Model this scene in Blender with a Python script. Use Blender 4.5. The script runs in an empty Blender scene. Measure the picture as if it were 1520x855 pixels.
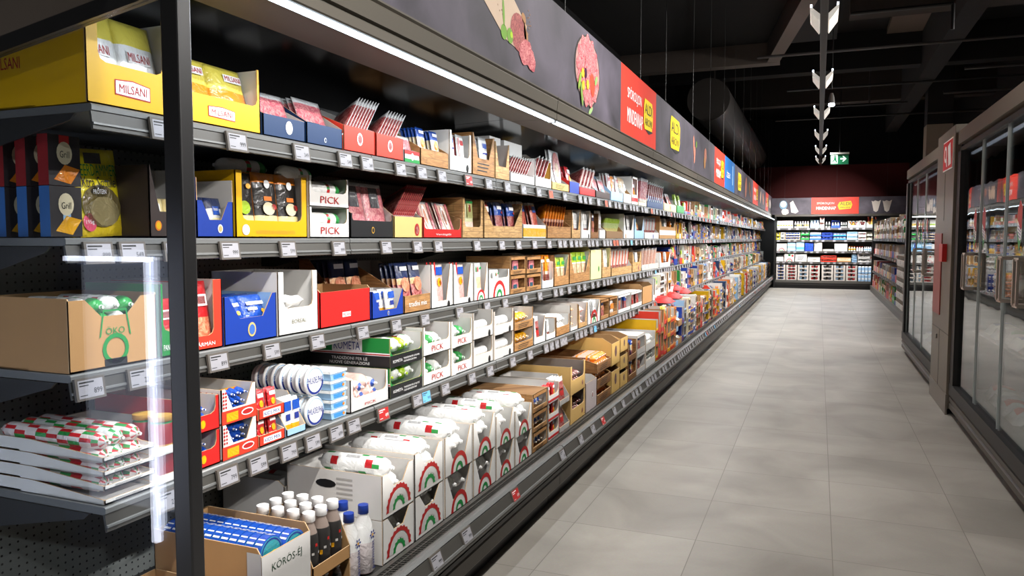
import bpy, math, random
from mathutils import Matrix, Vector
random.seed(7)
S = bpy.context.scene
COL = S.collection
PI = math.pi
R = math.radians

# ------------------------------------------------------------------ camera, world, light, exposure
EYE = 1.44
cam_d = bpy.data.cameras.new('camera'); cam = bpy.data.objects.new('camera', cam_d); COL.objects.link(cam)
cam.location = (0, 0, EYE)
cam.rotation_euler = (R(90 - 3.671), 0, R(21.892))
cam_d.sensor_width = 36.0; cam_d.lens = 36.0 * 1130 / 1520
cam_d.clip_start = 0.02; cam_d.clip_end = 100
S.camera = cam
S.view_settings.view_transform = 'Standard'; S.view_settings.look = 'None'
S.view_settings.exposure = 0.0; S.view_settings.gamma = 1.0
S.view_settings.use_curve_mapping = False
w = bpy.data.worlds.new('world'); S.world = w; w.use_nodes = True
w.node_tree.nodes['Background'].inputs[0].default_value = (0.9, 0.93, 1.0, 1)
w.node_tree.nodes['Background'].inputs[1].default_value = 0.03

def area(name, loc, rot, sx, sy, power, color=(1, 1, 1), spread=180):
    l = bpy.data.lights.new(name, 'AREA'); l.shape = 'RECTANGLE'; l.size = sx; l.size_y = sy
    l.energy = power; l.color = color; l.spread = R(spread)
    o = bpy.data.objects.new(name, l); COL.objects.link(o); o.location = loc; o.rotation_euler = rot
    return o
P_CANOPY, P_TRACK, P_FILL = 11.0, 62.0, 54.0
# canopy strip over the long case (runs along Y), shines down and back onto the shelves
for i in range(10):
    area('canopy_light', (-1.318, 2.60 + 2.5 * i, 2.052), (0, R(24), 0), 0.014, 2.46, P_CANOPY, (0.93, 0.97, 1.0))
# narrow strips of the case across the end of the aisle
area('canopy_light', (0.5, 23.55, 2.05), (R(-20), 0, 0), 3.5, 0.03, 85, (0.95, 0.98, 1.0))
# twin lamps of the suspended light line, one aimed at each side of the aisle
LAMP_Y = [-1.7, 1.2, 4.6, 8.17, 11.2, 14.1, 17.1, 19.9, 22.4]
LAMP_Z = 3.64
for y in LAMP_Y:
    area('track_light', (-0.145, y, LAMP_Z - 0.01), (0, R(24), 0), 0.07, 0.42, P_TRACK, (1.0, 0.965, 0.92), 112)
    area('track_light', (0.145, y, LAMP_Z - 0.01), (0, R(-24), 0), 0.07, 0.42, P_TRACK * 0.22, (1.0, 0.965, 0.92), 110)
area('end_spot', (0.0, 20.85, 3.36), (R(62), 0, 0), .12, .12, 30, (1.0, 0.97, 0.93), 64)  # added spot that brightens the sign at the end of the aisle
# added fill: an unseen lamp line over the next aisle lights the shelf fronts
FILL_X, FILL_Y = 3.0, [-2.4, 0.2, 2.8, 5.4, 8.0, 10.6, 13.2]
for y in FILL_Y:
    area('track_light', (FILL_X - 0.145, y, LAMP_Z - 0.01), (0, R(62), 0), 0.07, 0.42, P_FILL, (1.0, 0.965, 0.93), 110)

# ------------------------------------------------------------------ materials
def lin(c):
    c = c.lstrip('#'); v = [int(c[i:i + 2], 16) / 255 for i in (0, 2, 4)]
    return tuple((x / 12.92 if x <= 0.04045 else ((x + 0.055) / 1.055) ** 2.4) for x in v) + (1,)
MATS = {}
def nt(name):
    m = bpy.data.materials.new(name); m.use_nodes = True
    t = m.node_tree; b = t.nodes['Principled BSDF']
    return m, t, b
def N(t, typ, **kw):
    n = t.nodes.new(typ)
    for k, v in kw.items():
        if k.startswith('i_'): n.inputs[k[2:]].default_value = v
        elif k[0] == 'n' and k[1:].isdigit(): n.inputs[int(k[1:])].default_value = v
        else: setattr(n, k, v)
    return n
def M(hexc, rough=0.6, kind='card', hex2=None, metal=0.0):
    """kind: card, film, metal, plain, meat, wood, slate"""
    key = (hexc, rough, kind, hex2, metal)
    if key in MATS: return MATS[key]
    m, t, b = nt(kind + '_' + hexc.strip('#'))
    L = t.links.new
    b.inputs['Roughness'].default_value = rough; b.inputs['Metallic'].default_value = metal
    c1 = lin(hexc)
    tc = N(t, 'ShaderNodeTexCoord')
    if kind in ('card', 'metal', 'plain'):
        nz = N(t, 'ShaderNodeTexNoise', i_Scale=14.0 if kind != 'metal' else 5.0, i_Detail=4.0)
        L(tc.outputs['Object'], nz.inputs['Vector'])
        mx = N(t, 'ShaderNodeMix', data_type='RGBA'); mx.inputs[6].default_value = tuple(x * 0.93 for x in c1[:3]) + (1,)
        mx.inputs[7].default_value = tuple(min(1, x * 1.05) for x in c1[:3]) + (1,)
        L(nz.outputs['Fac'], mx.inputs[0]); L(mx.outputs[2], b.inputs['Base Color'])
    elif kind == 'film':
        nz = N(t, 'ShaderNodeTexNoise', i_Scale=28.0, i_Detail=3.0, i_Distortion=1.2)
        L(tc.outputs['Object'], nz.inputs['Vector'])
        bp = N(t, 'ShaderNodeBump', i_Strength=0.55, i_Distance=0.01); L(nz.outputs['Fac'], bp.inputs['Height']); L(bp.outputs[0], b.inputs['Normal'])
        b.inputs['Base Color'].default_value = c1
        b.inputs['Coat Weight'].default_value = 0.6; b.inputs['Coat Roughness'].default_value = 0.12
        L(bp.outputs[0], b.inputs['Coat Normal'])
    elif kind == 'meat':
        nz = N(t, 'ShaderNodeTexNoise', i_Scale=55.0, i_Detail=3.0, i_Distortion=2.0)
        L(tc.outputs['Object'], nz.inputs['Vector'])
        cr = N(t, 'ShaderNodeValToRGB'); cr.color_ramp.elements[0].position = 0.42; cr.color_ramp.elements[0].color = c1
        cr.color_ramp.elements[1].position = 0.66; cr.color_ramp.elements[1].color = lin(hex2 or 'e8c8c0')
        L(nz.outputs['Fac'], cr.inputs[0]); L(cr.outputs[0], b.inputs['Base Color'])
        b.inputs['Coat Weight'].default_value = 0.5; b.inputs['Coat Roughness'].default_value = 0.15
        bp = N(t, 'ShaderNodeBump', i_Strength=0.4, i_Distance=0.006); L(nz.outputs['Fac'], bp.inputs['Height']); L(bp.outputs[0], b.inputs['Coat Normal'])
    elif kind == 'wood':
        sp = N(t, 'ShaderNodeSeparateXYZ'); L(tc.outputs['Object'], sp.inputs[0])
        ad = N(t, 'ShaderNodeMath', operation='ADD'); L(sp.outputs[0], ad.inputs[0]); L(sp.outputs[1], ad.inputs[1])
        cb = N(t, 'ShaderNodeCombineXYZ'); L(ad.outputs[0], cb.inputs[0]); L(sp.outputs[2], cb.inputs[1])
        br = N(t, 'ShaderNodeTexBrick', i_Scale=1.0); br.inputs['Color1'].default_value = c1; br.inputs['Color2'].default_value = lin(hex2 or 'a97743')
        br.inputs['Mortar'].default_value = lin('94704a'); br.inputs['Mortar Size'].default_value = 0.0014
        br.inputs['Brick Width'].default_value = 0.16; br.inputs['Row Height'].default_value = 0.036
        L(cb.outputs[0], br.inputs['Vector'])
        mp = N(t, 'ShaderNodeMapping'); mp.inputs['Scale'].default_value = (9, 70, 1); L(cb.outputs[0], mp.inputs[0])
        nz = N(t, 'ShaderNodeTexNoise', i_Scale=1.0, i_Detail=5.0, i_Distortion=1.5); L(mp.outputs[0], nz.inputs['Vector'])
        mx = N(t, 'ShaderNodeMix', data_type='RGBA', blend_type='MULTIPLY'); mx.inputs[0].default_value = 0.8
        cr = N(t, 'ShaderNodeValToRGB'); cr.color_ramp.elements[0].position = 0.3; cr.color_ramp.elements[0].color = (0.42, 0.34, 0.28, 1)
        cr.color_ramp.elements[1].position = 0.6; cr.color_ramp.elements[1].color = (1, 1, 1, 1)
        L(nz.outputs['Fac'], cr.inputs[0]); L(br.outputs['Color'], mx.inputs[6]); L(cr.outputs[0], mx.inputs[7]); L(mx.outputs[2], b.inputs['Base Color'])
    elif kind == 'slate':
        nz = N(t, 'ShaderNodeTexNoise', i_Scale=2.2, i_Detail=9.0, i_Distortion=0.6); L(tc.outputs['Object'], nz.inputs['Vector'])
        cr = N(t, 'ShaderNodeValToRGB'); cr.color_ramp.elements[0].position = 0.3; cr.color_ramp.elements[0].color = c1
        cr.color_ramp.elements[1].position = 0.75; cr.color_ramp.elements[1].color = lin(hex2)
        L(nz.outputs['Fac'], cr.inputs[0]); L(cr.outputs[0], b.inputs['Base Color'])
    MATS[key] = m
    return m
def emis(hexc, s):
    key = ('e', hexc, s)
    if key in MATS: return MATS[key]
    m, t, b = nt('lit_' + hexc); b.inputs['Base Color'].default_value = lin(hexc)
    b.inputs['Emission Color'].default_value = lin(hexc); b.inputs['Emission Strength'].default_value = s
    MATS[key] = m; return m
def glass_mat(name, tint='ffffff', base=0.04, wav=0.0, rough=0.0):
    """thin pane: clear with a Fresnel reflection"""
    m = bpy.data.materials.new(name); m.use_nodes = True; t = m.node_tree; t.nodes.clear(); L = t.links.new
    out = N(t, 'ShaderNodeOutputMaterial'); mix = N(t, 'ShaderNodeMixShader'); tr = N(t, 'ShaderNodeBsdfTransparent'); gl = N(t, 'ShaderNodeBsdfGlossy')
    tr.inputs[0].default_value = lin(tint); gl.inputs['Roughness'].default_value = rough
    ge = N(t, 'ShaderNodeNewGeometry'); dp = N(t, 'ShaderNodeVectorMath', operation='DOT_PRODUCT'); L(ge.outputs['Incoming'], dp.inputs[0]); L(ge.outputs['Normal'], dp.inputs[1])
    ab = N(t, 'ShaderNodeMath', operation='ABSOLUTE'); L(dp.outputs['Value'], ab.inputs[0])
    iv = N(t, 'ShaderNodeMath', operation='SUBTRACT'); iv.inputs[0].default_value = 1.0; L(ab.outputs[0], iv.inputs[1])
    fr = N(t, 'ShaderNodeMath', operation='POWER'); fr.inputs[1].default_value = 4.0; L(iv.outputs[0], fr.inputs[0])
    ma = N(t, 'ShaderNodeMath', operation='MULTIPLY_ADD'); ma.inputs[1].default_value = .9; ma.inputs[2].default_value = base
    ma.use_clamp = True
    L(fr.outputs[0], ma.inputs[0]); L(ma.outputs[0], mix.inputs[0]); L(tr.outputs[0], mix.inputs[1]); L(gl.outputs[0], mix.inputs[2]); L(mix.outputs[0], out.inputs[0])
    if wav:
        tc = N(t, 'ShaderNodeTexCoord'); mp = N(t, 'ShaderNodeMapping'); mp.inputs['Scale'].default_value = (1.0, 1.6, 0.5); L(tc.outputs['Object'], mp.inputs[0])
        nz = N(t, 'ShaderNodeTexNoise', i_Scale=1.6, i_Detail=1.0); L(mp.outputs[0], nz.inputs['Vector'])
        bp = N(t, 'ShaderNodeBump', i_Strength=wav, i_Distance=0.02); L(nz.outputs['Fac'], bp.inputs['Height']); L(bp.outputs[0], gl.inputs['Normal'])
    return m

WHITE = M('e6e4e0'); WHITE2 = M('d0cecb'); GREYC = M('b9b6b2'); KRAFT = M('b98d5b'); KRAFTI = M('a98458')
YEL = M('e8b400', .45); BLUE = M('143a9c', .45); NAVY = M('14355f', .45); RED = M('c81f1c', .45); RED2 = M('e03a26', .45)
GREEN = M('1f8a3c', .45); BLACK = M('1b1b1d', .45); DKBR = M('3a2c27', .5); ORANGE = M('e8802a', .45); CREAM = M('e9dcb8'); LBLUE = M('9cc3e6', .45)
WOOD = M('b98a55', .6, 'wood', 'a3733f'); WOOD2 = M('cfa872', .6, 'wood', 'c39a60'); WOOD3 = M('9a6c3f', .6, 'wood', '85582f')
HAM = M('b04a5c', .35, 'meat', 'dc9c98'); SAL = M('8a2f30', .35, 'meat', 'c98a84'); PALE = M('e3b7a6', .35, 'meat', 'f0d8c8'); DARKM = M('5a2a26', .35, 'meat', '9a6058')
CHEESE = M('ecd79a', .4, 'film'); CLEAR = M('cfcfcf', .25, 'film'); WFILM = M('f4f4f2', .35, 'film'); YFILM = M('e6d65a', .35, 'film'); AMBER = M('e8a715', .35, 'film')
OFILM = M('ee8a1c', .3, 'film'); BFILM = M('1c4fb0', .35, 'film'); RFILM = M('c8242a', .35, 'film'); GFILM = M('2f9a48', .35, 'film'); KFILM = M('24211f', .35, 'film')
NFILM = M('1a2a55', .35, 'film'); TEAL = M('0e4f63', .35, 'film'); LIMEF = M('a8c92f', .35, 'film'); PINKF = M('e7a0a0', .35, 'film'); VIOL = M('4a2f7a', .35, 'film')
STEEL = M('8f8e8b', .38, 'metal', metal=.6); RAILM = M('4c4a46', .45, 'metal', metal=.2); RAILL = M('7c7d7c', .38, 'metal', metal=.3)
CASEG = M('57534c', .5, 'metal', metal=.1); CASED = M('2b2a29', .5, 'metal'); BLK = M('0c0c0d', .45, 'plain'); BLK2 = M('161617', .35, 'plain')
INKR = M('b3201f', .5); INKG = M('188a3f', .5); INKB = M('1b2f86', .5); INKK = M('202020', .5); INKW = M('f5f5f5', .5); GOLD = M('c99a3a', .5)

# ------------------------------------------------------------------ mesh builder
_txt = {}
def text_mesh(s):
    if s not in _txt:
        c = bpy.data.curves.new('t', 'FONT'); c.body = s; c.size = 1.0; c.align_x = 'CENTER'; c.align_y = 'CENTER'; c.resolution_u = 2
        o = bpy.data.objects.new('t', c); COL.objects.link(o)
        dg = bpy.context.evaluated_depsgraph_get(); me = o.evaluated_get(dg).to_mesh()
        vs = [(v.co.x, v.co.y) for v in me.vertices]; fs = [tuple(p.vertices) for p in me.polygons]
        o.evaluated_get(dg).to_mesh_clear(); bpy.data.objects.remove(o); bpy.data.curves.remove(c)
        if vs:
            x0 = min(v[0] for v in vs); x1 = max(v[0] for v in vs); z0 = min(v[1] for v in vs); z1 = max(v[1] for v in vs)
            vs = [((v[0] - (x0 + x1) / 2) / (x1 - x0), (v[1] - (z0 + z1) / 2) / (z1 - z0)) for v in vs]
        _txt[s] = (vs, fs)
    return _txt[s]
class MB:
    def __init__(s): s.v = []; s.f = []; s.mi = []; s.m = []; s.sm = []
    def slot(s, m):
        if m not in s.m: s.m.append(m)
        return s.m.index(m)
    def add(s, vs, fs, mat, T=None, smooth=False):
        o = len(s.v)
        s.v += [tuple(T @ Vector(v)) if T else tuple(v) for v in vs]
        one = not isinstance(mat, list)
        k = s.slot(mat) if one else None
        for i, f in enumerate(fs):
            s.f.append(tuple(x + o for x in f)); s.mi.append(k if one else s.slot(mat[i])); s.sm.append(smooth)
        return s
    def box(s, x0, x1, y0, y1, z0, z1, mat, T=None):
        vs = [(x, y, z) for x in (x0, x1) for y in (y0, y1) for z in (z0, z1)]
        fs = [(0, 1, 3, 2), (4, 6, 7, 5), (0, 4, 5, 1), (2, 3, 7, 6), (0, 2, 6, 4), (1, 5, 7, 3)]
        return s.add(vs, fs, mat, T)
    def prism(s, poly, fn, t0, t1, ma, mb=None, mr=None, T=None):
        """poly of 2D points, fn(a,b,t)->xyz; face at t0 gets ma, at t1 mb, rim mr"""
        n = len(poly); vs = [fn(a, b, t0) for a, b in poly] + [fn(a, b, t1) for a, b in poly]
        fs = [tuple(range(n - 1, -1, -1)), tuple(range(n, 2 * n))] + [(i, (i + 1) % n, n + (i + 1) % n, n + i) for i in range(n)]
        mats = [ma, mb or ma] + [mr or ma] * n
        return s.add(vs, fs, mats, T)
    def tube(s, p0, p1, r, mat, n=8, T=None, caps=True):
        return s.loft([(p0, r), (p1, r)], mat, n, T, caps)
    def loft(s, pts, mat, n=10, T=None, caps=True, fn=None):
        """pts: [(centre, radius)...]; fn(i, j) gives a cell's material"""
        P = [Vector(p) for p, _ in pts]; vs = []; fs = []; ms = []
        for i, (p, r) in enumerate(pts):
            d = (P[min(i + 1, len(P) - 1)] - P[max(i - 1, 0)]).normalized()
            a = Vector((0, 0, 1)) if abs(d.z) < .9 else Vector((1, 0, 0))
            u = d.cross(a).normalized(); w_ = u.cross(d)
            for j in range(n):
                an = 2 * PI * j / n; vs.append(tuple(P[i] + (u * math.cos(an) + w_ * math.sin(an)) * r))
        for i in range(len(pts) - 1):
            for j in range(n):
                k = (j + 1) % n; fs.append((i * n + j, i * n + k, (i + 1) * n + k, (i + 1) * n + j)); ms.append(fn(i, j) if fn else mat)
        s.add(vs, fs, ms, T, True)
        if caps:
            o = (len(pts) - 1) * n
            s.add(vs[:n], [tuple(range(n - 1, -1, -1))], mat, T); s.add(vs[o:], [tuple(range(n))], mat, T)
        return s
    def text(s, txt, cx, cz, w, h, mat, y=0.0, side='front', T=None, skew=0.0):
        vs, fs = text_mesh(txt)
        out = []
        for a, b in vs:
            a, b = cx + a * w + b * skew, cz + b * h
            out.append((a, y, b) if side == 'front' else ((y, -a, b) if side == 'left' else (a, b, y)))
        return s.add(out, fs, mat, T)
    def ring(s, cx, cz, r0, r1, a0, a1, mat, y, n=14, sx=1.0, wav=0, T=None):
        vs = []; fs = []
        for i in range(n + 1):
            a = a0 + (a1 - a0) * i / n; k = (1 + wav * (i % 2))
            vs += [(cx + math.cos(a) * r0 * sx, y, cz + math.sin(a) * r0), (cx + math.cos(a) * r1 * sx * k, y, cz + math.sin(a) * r1 * k)]
        for i in range(n): fs.append((2 * i, 2 * i + 1, 2 * i + 3, 2 * i + 2))
        return s.add(vs, fs, mat, T)
    def disc(s, cx, cz, rx, rz, mat, y, n=16, T=None):
        return s.add([(cx + math.cos(2 * PI * i / n) * rx, y, cz + math.sin(2 * PI * i / n) * rz) for i in range(n)], [tuple(range(n))], mat, T)
    def mesh(s, name):
        me = bpy.data.meshes.new(name); me.from_pydata(s.v, [], s.f)
        for m in s.m: me.materials.append(m)
        me.polygons.foreach_set('material_index', s.mi); me.polygons.foreach_set('use_smooth', s.sm); me.update()
        return me
    def build(s, name, parent=None, loc=(0, 0, 0), rz=0.0):
        o = bpy.data.objects.new(name, s.mesh(name)); COL.objects.link(o); o.parent = parent
        o.location = loc; o.rotation_euler = (0, 0, rz)
        return o
def tag(o, label, cat, group=None):
    o['label'] = label; o['category'] = cat
    if group: o['group'] = group
    return o
def thing(name, label, cat, loc=(0, 0, 0), rz=0.0, group=None):
    o = bpy.data.objects.new(name, None); COL.objects.link(o); o.empty_display_size = .1
    o.location = loc; o.rotation_euler = (0, 0, rz); return tag(o, label, cat, group)
def struct(o): o['kind'] = 'structure'; return o
def bevel(o, w_=.004, seg=2):
    b = o.modifiers.new('bevel', 'BEVEL'); b.width = w_; b.segments = seg; b.limit_method = 'ANGLE'; return o

# ------------------------------------------------------------------ room shell
def floor_mat():
    m, t, b = nt('floor_tiles'); L = t.links.new
    tc = N(t, 'ShaderNodeTexCoord'); sp = N(t, 'ShaderNodeSeparateXYZ'); L(tc.outputs['Object'], sp.inputs[0])
    lines = []
    cells = []
    for k, (off, step) in enumerate(((1.1175, .605), (-3.636, .5985))):
        a = N(t, 'ShaderNodeMath', operation='ADD', n1=off + 60 * step); L(sp.outputs[k], a.inputs[0])
        d = N(t, 'ShaderNodeMath', operation='DIVIDE', n1=step); L(a.outputs[0], d.inputs[0])
        f = N(t, 'ShaderNodeMath', operation='FRACT'); L(d.outputs[0], f.inputs[0])
        s_ = N(t, 'ShaderNodeMath', operation='SUBTRACT', n1=.5); L(f.outputs[0], s_.inputs[0])
        ab = N(t, 'ShaderNodeMath', operation='ABSOLUTE'); L(s_.outputs[0], ab.inputs[0])
        g = N(t, 'ShaderNodeMath', operation='GREATER_THAN', n1=.5 - .0032); L(ab.outputs[0], g.inputs[0])
        fl = N(t, 'ShaderNodeMath', operation='FLOOR'); L(d.outputs[0], fl.inputs[0])
        lines.append(g); cells.append(fl)
    mxm = N(t, 'ShaderNodeMath', operation='MAXIMUM'); L(lines[0].outputs[0], mxm.inputs[0]); L(lines[1].outputs[0], mxm.inputs[1])
    cb = N(t, 'ShaderNodeCombineXYZ'); L(cells[0].outputs[0], cb.inputs[0]); L(cells[1].outputs[0], cb.inputs[1])
    wn = N(t, 'ShaderNodeTexWhiteNoise'); L(cb.outputs[0], wn.inputs['Vector'])
    nz = N(t, 'ShaderNodeTexNoise', i_Scale=1.7, i_Detail=8.0, i_Distortion=.8); L(tc.outputs['Object'], nz.inputs['Vector'])
    nf = N(t, 'ShaderNodeTexNoise', i_Scale=90.0, i_Detail=3.0); L(tc.outputs['Object'], nf.inputs['Vector'])
    cr = N(t, 'ShaderNodeValToRGB'); cr.color_ramp.elements[0].position = .3; cr.color_ramp.elements[0].color = lin('86817a')
    cr.color_ramp.elements[1].position = .72; cr.color_ramp.elements[1].color = lin('a39e96')
    L(nz.outputs['Fac'], cr.inputs[0])
    hs = N(t, 'ShaderNodeHueSaturation'); L(cr.outputs[0], hs.inputs['Color'])
    va = N(t, 'ShaderNodeMapRange', i_3=.93) if False else N(t, 'ShaderNodeMapRange'); va.inputs[3].default_value = .93; va.inputs[4].default_value = 1.06
    L(wn.outputs['Value'], va.inputs[0]); L(va.outputs[0], hs.inputs['Value'])
    sp2 = N(t, 'ShaderNodeMix', data_type='RGBA', blend_type='MULTIPLY'); sp2.inputs[0].default_value = .16
    L(hs.outputs[0], sp2.inputs[6]); L(nf.outputs['Color'], sp2.inputs[7])
    mx = N(t, 'ShaderNodeMix', data_type='RGBA'); mx.inputs[7].default_value = lin('6b665f')
    L(mxm.outputs[0], mx.inputs[0]); L(sp2.outputs[2], mx.inputs[6]); L(mx.outputs[2], b.inputs['Base Color'])
    b.inputs['Roughness'].default_value = .42; b.inputs['Specular IOR Level'].default_value = .35
    return m
struct(MB().box(-3.4, 3.6, -5, 26.9, -.1, 0, floor_mat()).build('floor'))
CEILM = M('1a1817', .9, 'plain'); CEILB = M('3a332e', .9, 'plain')
struct(MB().box(-3.4, 3.6, -5, 26.9, 5.4, 5.5, CEILM).build('ceiling'))
struct(MB().box(-3.5, -3.4, -5, 26.9, 0, 5.4, M('141414', .9, 'plain')).build('wall_left'))
struct(MB().box(3.6, 3.7, -5, 26.9, 0, 5.4, M('1c1a19', .9, 'plain')).build('wall_right'))
struct(MB().box(-3.4, 3.6, -5.1, -5, 0, 5.4, M('1c1a19', .9, 'plain')).build('wall_near'))
struct(MB().box(-3.4, 3.6, 26.8, 26.9, 0, 5.4, BLK).build('wall_far'))
struct(MB().box(-3.4, 2.36, 24.52, 24.6, 2.5, 3.62, M('4e0607', .8, 'plain')).build('trim_1'))
# ------------------------------------------------------------------ long refrigerated case on the left
XY = lambda a, b, t: (a, t, b)
Y0, MOD, NMOD = 1.35, 2.5, 10
SHELF = {1: (-1.645, 1.772), 2: (-1.75, 1.445), 3: (-1.75, 1.097), 4: (-1.645, .77)}
DECKX, DECKZ = -1.42, .264
def peg_mat():
    m, t, b = nt('perforated_metal'); L = t.links.new; tc = N(t, 'ShaderNodeTexCoord'); sp = N(t, 'ShaderNodeSeparateXYZ'); L(tc.outputs['Object'], sp.inputs[0])
    q = []
    for k in (1, 2):
        a = N(t, 'ShaderNodeMath', operation='MULTIPLY', n1=40.0); L(sp.outputs[k], a.inputs[0]); f = N(t, 'ShaderNodeMath', operation='FRACT'); L(a.outputs[0], f.inputs[0])
        s_ = N(t, 'ShaderNodeMath', operation='SUBTRACT', n1=.5); L(f.outputs[0], s_.inputs[0]); p = N(t, 'ShaderNodeMath', operation='POWER', n1=2.0); L(s_.outputs[0], p.inputs[0]); q.append(p)
    ad = N(t, 'ShaderNodeMath', operation='ADD'); L(q[0].outputs[0], ad.inputs[0]); L(q[1].outputs[0], ad.inputs[1])
    lt = N(t, 'ShaderNodeMath', operation='LESS_THAN', n1=.02); L(ad.outputs[0], lt.inputs[0])
    mx = N(t, 'ShaderNodeMix', data_type='RGBA'); mx.inputs[6].default_value = lin('8a8d89'); mx.inputs[7].default_value = lin('141414'); L(lt.outputs[0], mx.inputs[0]); L(mx.outputs[2], b.inputs['Base Color'])
    b.inputs['Roughness'].default_value = .5
    return m
PEG = peg_mat()
LEDM = emis('dff0ff', 5.0)
MIRR = M('050505', .16, 'plain'); MIRR.node_tree.nodes['Principled BSDF'].inputs['Specular IOR Level'].default_value = .12
def mesh_once(d, key, fn):
    if key not in d: d[key] = fn().mesh(key)
    return d[key]
CM = {}
def part(name, me, parent, loc=(0, 0, 0), rz=0, rot=None):
    o = bpy.data.objects.new(name, me); COL.objects.link(o); o.parent = parent; o.location = loc; o.rotation_euler = rot or (0, 0, rz); return o
def prof(poly, mat, y0=0.002, y1=MOD - .004): return lambda: MB().prism(poly, XY, y0, y1, mat)
def grille():
    m = MB(); m.prism([(-1.302, .30), (-1.302, .311), (-1.312, .309), (-1.312, .298)], XY, .002, MOD - .004, RAILM); m.prism([(-1.345, .286), (-1.345, .299), (-1.352, .297), (-1.352, .284)], XY, .002, MOD - .004, RAILM)
    m.prism([(-1.372, .270), (-1.372, .294), (-1.398, .288), (-1.398, .264)], XY, .002, MOD - .004, RAILM)
    for i in range(124):
        y = .01 + i * .02; m.add([(-1.303, y, .306), (-1.303, y + .006, .306), (-1.373, y + .006, .289), (-1.373, y, .289)], [(0, 1, 2, 3)], RAILM)
    m.prism([(-1.30, .26), (-1.30, .264), (-1.40, .255), (-1.40, .25)], XY, .002, MOD - .004, BLK); return m
def tag_mesh(face, txt=''):
    """price tag in its frame; width along Y, faces +X"""
    m = MB(); m.box(-.004, .004, -.043, .043, -.058, 0, M('5c5650', .5, 'plain'))
    m.add([(.0045, -.036, -.052), (.0045, .036, -.052), (.0045, .036, -.006), (.0045, -.036, -.006)], [(0, 1, 2, 3)], face)
    k = INKK if face is not INKR else INKW
    for (a, b, c, d) in ((-.033, .010, -.014, -.010), (-.033, -.006, -.021, -.0185), (-.033, -.012, -.046, -.044)):
        m.add([(.005, a, c), (.005, b, c), (.005, b, d), (.005, a, d)], [(0, 1, 2, 3)], k)
    vs, fs = text_mesh(txt or '99'); m.add([(.005, .020 + a * .024, -.036 + b * .014) for a, b in vs], fs, k)
    return m
TAGF = M('9d9ca2', .4, 'plain')
TAGS = {k: tag_mesh(TAGF, k).mesh('price_tag') for k in ('699', '899', '549', '799', '999', '349', '599', '229')}
TAG_RED = tag_mesh(INKR, '499').mesh('price_tag'); TAG_OR = tag_mesh(M('e25a3a', .5, 'plain'), '359').mesh('price_tag'); TAG_BL = tag_mesh(M('6db7e6', .5, 'plain'), '').mesh('price_tag')
def shelf_mesh(x, z):
    m = MB(); m.prism([(-2.2, z - .022), (-2.2, z - .002), (x - .012, z - .002), (x, z - .002), (x + .004, z - .006), (x + .004, z - .018), (x - .006, z - .022)], XY, .003, 1.247, RAILL)
    m.prism([(x - .006, z - .02), (x + .001, z - .02), (x + .008, z - .064), (x + .001, z - .066)], XY, .003, 1.247, RAILM)
    m.prism([(x + .004, z - .046), (x + .010, z - .048), (x + .0105, z - .053), (x + .005, z - .053)], XY, .003, 1.247, RAILL)
    return m
def bracket(x, z): return MB().prism([(-2.19, z - .024), (x - .05, z - .024), (x - .07, z - .04), (-2.12, z - .12), (-2.19, z - .12)], XY, 0, .006, CASED)
near_tags = {1: [(1.559, '699'), (1.837, 'w'), (2.146, 'w'), (2.402, 'w'), (2.559, 'w'), (2.804, 'w'), (2.989, 'w'), (3.182, 'w'), (3.473, 'r'), (3.723, 'w'), (3.984, 'w'), (4.235, 'w'), (4.502, 'w'), (4.732, 'o'), (5.028, 'w'), (5.392, 'w')], 2: [(1.436, '899'), (1.542, '549'), (1.692, 'w'), (1.912, '999'), (2.198, 'w'), (2.505, 'w'), (2.857, 'w'), (3.135, 'w'), (3.344, 'w'), (3.803, 'w'), (4.154, 'w'), (4.424, 'w'), (4.713, 'w'), (5.008, 'w'), (5.243, 'w')], 3: [(1.389, 'w'), (1.556, 'w'), (1.85, 'w'), (2.102, 'w'), (2.359, 'w'), (2.666, 'w'), (2.934, 'w'), (3.201, 'w'), (3.581, 'w'), (3.937, 'w'), (4.205, 'w'), (4.541, 'w'), (4.819, 'w'), (5.142, 'w')], 4: [(1.538, 'w'), (1.766, '799'), (1.899, '599'), (2.05, 'w'), (2.181, 'w'), (2.321, 'w'), (2.434, 'w'), (2.636, 'r'), (2.93, 'w'), (3.011, 'b'), (3.203, 'w'), (3.504, 'w'), (3.735, 'w'), (4.064, 'w'), (4.351, 'w'), (4.648, 'w')], 5: [(1.959, 'w'), (2.353, 'w'), (2.605, 'w'), (3.114, 'r'), (3.829, 'w'), (4.128, 'w'), (4.381, 'w'), (4.613, 'r'), (4.904, 'w'), (5.15, 'w'), (5.462, 'w')]}
rt = random.Random(3)
def tag_ys(lv):
    ys = list(near_tags[lv]); y = ys[-1][0]
    while y < Y0 + NMOD * MOD - .15:
        y += rt.choice([.11, .13, .16, .20, .24]); r = rt.random(); ys.append((y, 'r' if r < .04 else ('o' if r < .07 else ('b' if r < .11 else 'w'))))
    return ys
TY = {lv: tag_ys(lv) for lv in near_tags}
case_words = ['behind the glass end panel, nearest the camera', 'second section from the glass end panel', 'third section, under the plate of sliced ham on the sign', 'fourth section, under the first red sign',
              'fifth section, under the dark sign after the first red one', 'sixth section, under the second red and blue signs', 'seventh section, under the fourth dark stretch of sign', 'eighth section, near the third red sign', 'ninth section, where the sign boards meet the corner', 'last section, running on beside the end case']
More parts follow.
